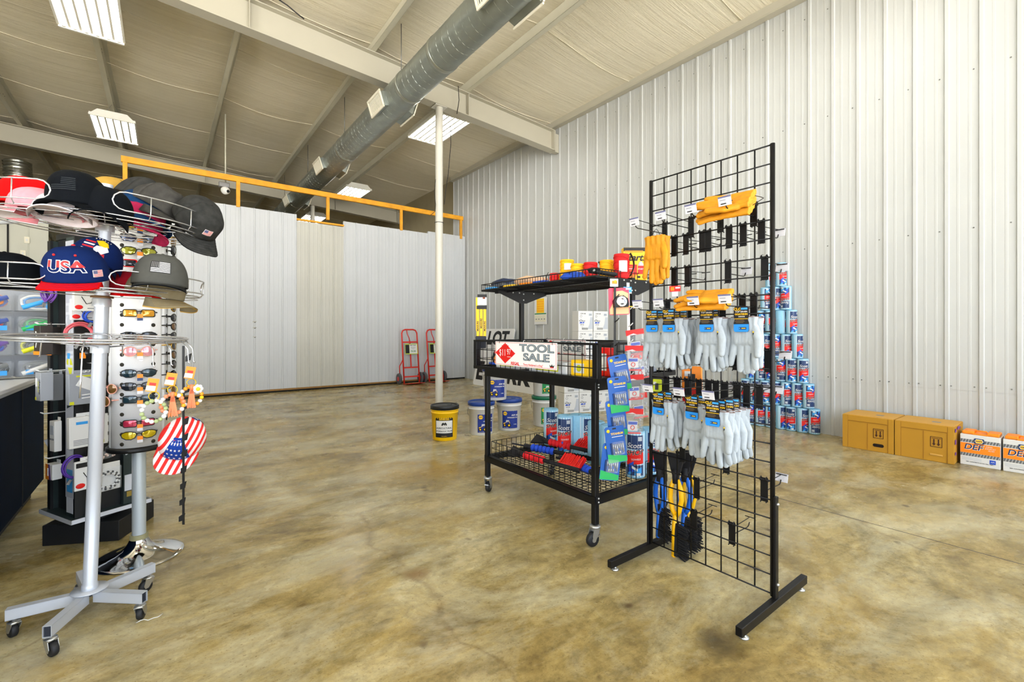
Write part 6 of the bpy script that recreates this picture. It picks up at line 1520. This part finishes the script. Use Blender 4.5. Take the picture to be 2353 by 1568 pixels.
for q in (('R',196,660,.2,0),('R',190,700,.165,0),('R',196,855,.185,0),('R',204,955,.175,0),('R',250,963,.16,0),('R',252,985,.16,0),('R',222,700,.2,0),('R',220,835,.2,0),('R',203,1055,.225,0),('L',102,853,.24,0),('L',126,855,.17,0),('L',100,745,.24,0),('L',120,746,.17,0),('L',112,950,.2,0),('L',122,1052,.2,0)): pegset(*q)
# pearl bead bag, coiled cables, padlock
p=onpl(246,1096,.215,nR); t=thing('bead_bag','clear bag of black and white beads low on the rack right face','package',p,0,None,(0,0,YR))
mb=MB(); mb.box((0,0,.0),(.115,.004,.15),M_pkw,None,.002); mb.build('backing_card',t)
mb=MB(); 
for k in range(30):
    a=2*PI*k/30; mb.sphere((.04*math.cos(a),-.010,-.018+.036*math.sin(a)),.0062,M_white if k%3 else M_black,8,5); mb.sphere((.051*math.cos(a+.1),-.010,-.018+.046*math.sin(a+.1)),.006,M_black if k%2 else M_white,8,5)
mb.build('beads',t); mb=MB(); mb.box((0,-.012,-.01),(.118,.012,.125),M_film,None,.005); mb.build('clear_bag',t)
p=onpl(232,1048,.19,nR); t=thing('pearl_bag','clear bag of pale pearls above the black and white bead bag','package',p,0,None,(0,0,YR)); mb=MB(); r=random.Random(2)
for k in range(46): mb.sphere((r.uniform(-.06,.06),r.uniform(-.008,.008),r.uniform(-.014,.014)),.006,pm('pearl',(222,196,184),.25),7,5)
mb.build('pearls',t); mb=MB(); mb.sphere((0,0,0),1,M_film,16,8,None,(.072,.016,.024)); mb.build('clear_bag',t)
def coil(label,x,y,side,off,r,mat,seed,n=6,flat=.6):
    nn,yw=(nR,YR) if side=='R' else (nL,YL); p=onpl(x,y,off,nn); t=thing('cable_coil',label,'cable',p,0,'coiled cables on the accessory rack',(0,0,yw)); q=random.Random(seed)
    mb=MB()
    for k in range(n):
        rr=r*q.uniform(.8,1.05); oy=q.uniform(-.012,.012); ph=q.uniform(0,1); mb.tube([(rr*math.cos(a),oy+.006*math.sin(2*a+ph),rr*flat*math.sin(a)+.2*rr*ph) for a in [2*PI*j/22 for j in range(22)]],.0036,mat,5,closed=True)
    mb.build('cable_loops',t); mb=MB(); mb.box((r*.2,-.016,-r*flat-.012),(.012,.008,.026),M_zinc,RY(.5)); mb.build('plug',t); return t
coil('pink coiled cable level with the silver hook ring',184,768,'R',.2,.062,pm('cable_pink',(236,110,120),.45),3,8,.85); coil('blue coiled cable beside the silver pole, above the pink one',212,728,'R',.19,.035,M_blue,4,5,1.0); coil('purple coiled cable at the top of the rack left face',112,682,'L',.2,.055,pm('cable_purple',(120,70,170),.45),5,7,.6); coil('purple coiled cable behind the lowest white card',170,1075,'R',.17,.045,pm('cable_violet',(96,60,170),.45),6,5,1.3)
p=onpl(199,812,.19,nR); t=thing('key_finder','black key finder with an orange tag on the rack right face','keychain',p,0,None,(0,0,YR)); mb=MB(); mb.lathe([(.0,-.008),(.02,-.008),(.022,0),(.02,.008),(.0,.008)],M_frk,18,RX(PI/2)@T((.01,0,0)),cap=False); mb.build('disc',t); mb=MB(); mb.box((-.018,-.006,-.012),(.024,.003,.03),M_orange); mb.build('price_tag',t); mb=MB(); mb.tube([(-.01+.016*math.cos(a),0,.02+.016*math.sin(a)) for a in [2*PI*j/14 for j in range(14)]],.002,M_zinc,5,closed=True); mb.build('ring',t)
p=onpl(124,1010,.185,nR)
# ---- counter ----
M_cpan=pm('counter_navy_laminate',(8,26,48),.7,var=.25,scale=5,spec=.05); M_cedge=pm('counter_white_edge',(216,218,222),.35); M_kick=pm('toe_kick',(16,16,18),.6)
ct=thing('shop_counter','dark navy shop counter with a pale top edge along the left picture edge','counter',(-1.05,3.3,0)); o=V((-1.05,3.3,0))
mb=MB(); mb.box((-1.06,3.3,.46),(.78,2.5,.70),M_cpan,None,.003); mb.box((-.668,3.92,.46),(.006,.004,.70),M_kick); mb.build('front_panel',ct,o=o)
mb=MB(); mb.box((-1.09,3.3,.055),(.72,2.46,.11),M_kick); mb.build('toe_kick',ct,o=o)
mb=MB(); mb.box((-1.05,3.3,.848),(.84,2.56,.022),M_cedge,None,.003); mb.box((-1.06,3.3,.822),(.80,2.52,.03),M_lgrey); mb.build('countertop',ct,o=o)
# ---- clear bin display on the counter ----
bc=atd(30,775,2.80); bc=V((bc.x,bc.y,0)); f0=T((bc.x,bc.y,.861))@RZ(.28)
bd=thing('bin_display','clear plastic bin display of bagged phone cables standing on the counter','display',(bc.x,bc.y,.861),.28)
M_acr=pm('clear_acrylic',(225,232,238),.08,alpha=.10,spec=.6); M_bback=pm('bin_back_grey',(160,164,170),.5)
W_,H_=.40,.54
mb=MB(); mb.box((0,.06,H_/2+.01),(W_,.006,H_),M_bback); mb.box((0,.07,H_+.03),(W_+.02,.02,.12),M_rackb); mb.build('back_board',bd)
for i in range(4):
    for j in range(2):
        x=-W_/4+j*W_/2; z=.01+i*.135; mb=MB()
        mb.add([(x-.095,-.06,z+.08),(x+.095,-.06,z+.08),(x+.095,.05,z+.003),(x-.095,.05,z+.003)][::-1] if False else [(x-.095,-.07,z),(x+.095,-.07,z),(x+.095,.055,z),(x-.095,.055,z)],[(0,1,2,3)],M_bback)
        mb.add([(x-.095,-.07,z),(x+.095,-.07,z),(x+.095,-.095,z+.09),(x-.095,-.095,z+.09)],[(0,1,2,3)],M_acr)
        for s in (-1,1): mb.add([(x+s*.095,-.07,z),(x+s*.095,.055,z),(x+s*.095,.055,z+.125),(x+s*.095,-.095,z+.09)],[(0,1,2,3)],M_acr)
        mb.build('clear_bin',bd)
        mb=MB(); mb.box((x-.04 if (i+j)%2 else x+.05,-.088,z+.03),(.034,.001,.028),M_sky); mb.build('bin_label',bd)
cabs=[(M_grey,M_black,'grey and black'),(M_white,M_grey,'white plug'),(pm('cable_purple2',(110,60,180),.45),M_blue,'purple and blue'),(M_lime,M_black,'lime and black'),(M_blue,M_red,'blue and red'),(M_green2,M_grey,'green and grey'),(M_blue,M_orange,'bright blue'),(M_sky,M_white,'sky blue')]
for i in range(4):
    for j in range(2):
        m1,m2,nm=cabs[i*2+j]; x=-W_/4+j*W_/2; z=.03+i*.135; r=random.Random(i*7+j)
        q=f0@V((x,-.02,z)); t=thing('bagged_cables','bag of %s cables in the %s %s bin of the counter display'%(nm,'left' if j==0 else 'right',('lowest','second','third','top')[i]),'cable',q,.28,'bagged cables in the bin display')
        mb=MB()
        for k in range(5): rr=.04*r.uniform(.6,1.05); mb.tube([(rr*1.8*math.cos(a)+r.uniform(-.003,.003),-.045+.012*k+.01*math.sin(a+k),.035+rr*1.0*math.sin(a)) for a in [2*PI*s/18 for s in range(18)]],.0075,m1 if k%2 else m2,5,closed=True)
        mb.tube([(-.07,-.055,-.0),(.0,-.062,.03),(.07,-.05,.06)],.014,m1,7); mb.build('cable_loops',t)
        mb=MB(); mb.sheet(lambda u,v:(-.085+.17*u,-.05-.012*math.sin(PI*u)+.006*math.sin(7*u+5*v),-.02+.10*v),8,6,M_film); mb.build('clear_bag',t)
# ---- chrome rail and duct work at the far left ----
a=[atd(x,y,3.7) for x,y in ((-60,517),(0,512),(60,508),(140,503),(162,504),(174,512),(180,528),(186,560),(190,600))]; e=a[-1].copy(); e.z=0.0; a.append(V((e.x,e.y,.0)))
t=thing('chrome_rail','bent chrome tube rail standing behind the cap spinner','rail',V((e.x,e.y,0))); mb=MB(); mb.tube(a,.016,M_silver2,10); mb.build('rail_tube',t,o=V((e.x,e.y,0))); mb=MB(); mb.lathe([(.05,0),(.05,.012),(.02,.016)],M_wire,16); mb.build('floor_flange',t)
M_foil=pm('crinkled_foil',(196,196,186),.22,.95,bump=1.0,bscale=14)
def flex(label,pts,r,seed):
    P=[V(p) for p in pts]; Q=[]
    for i in range(len(P)-1):
        for k in range(26): Q.append(P[i].lerp(P[i+1],k/26))
    q=random.Random(seed); mb=MB(); mb.tube(Q+[P[-1]],[r*(1+.07*q.uniform(-1,1)) for _ in range(len(Q)+1)],M_foil,11); return tag(mb.build('flex_duct'),label,'duct')
flex('fat crinkled foil duct coming down at the far left under the beam',[atd(40,372,10.2),atd(42,410,10.2),atd(44,470,10.2)],.23,1)
flex('thin foil duct slanting down behind the cap spinner',[atd(84,478,9.9),atd(112,515,9.7),atd(146,560,9.4)],.13,2)
t=thing('air_handler','grey and black air handler cabinet in the dark corner behind the caps','cabinet',(atd(150,620,9.3).x,atd(150,620,9.3).y,0)); mb=MB(); mb.box((0,0,1.3),(1.0,.8,2.6),M_dark,None,.02); mb.build('cabinet',t); mb=MB(); mb.box((-.2,-.41,2.2),(.5,.02,.6),M_galv,None,.004); mb.build('access_panel',t); mb=MB(); mb.tube([(.1,-.43,2.9),(.14,-.44,2.2),(.1,-.43,1.2)],.012,M_cab,5); mb.build('cable',t)
for x,y,lb in ((62,552,'upper'),(53,583,'lower')):
    p=onY(x,y,11.59); t=thing('wall_plate','small cream wall plate on the grey wall, %s of two'%lb,'outlet',p,0,'wall plates on the grey wall'); mb=MB(); mb.box((0,-.008,0),(.07,.012,.115),M_reg,None,.003); mb.build('plate',t); mb=MB(); mb.box((0,-.016,0),(.02,.006,.04),M_white); mb.build('switch',t)

a=[onz(x,y,.004+.01*(k%2)) for k,(x,y) in enumerate(((313,1432),(322,1427),(331,1424),(340,1426),(352,1421),(364,1418),(374,1411)))]
mb=MB(); mb.tube(a,.0016,M_pkw,5); tag(mb.build('loose_string'),'short white string on the floor by a spinner caster','string')
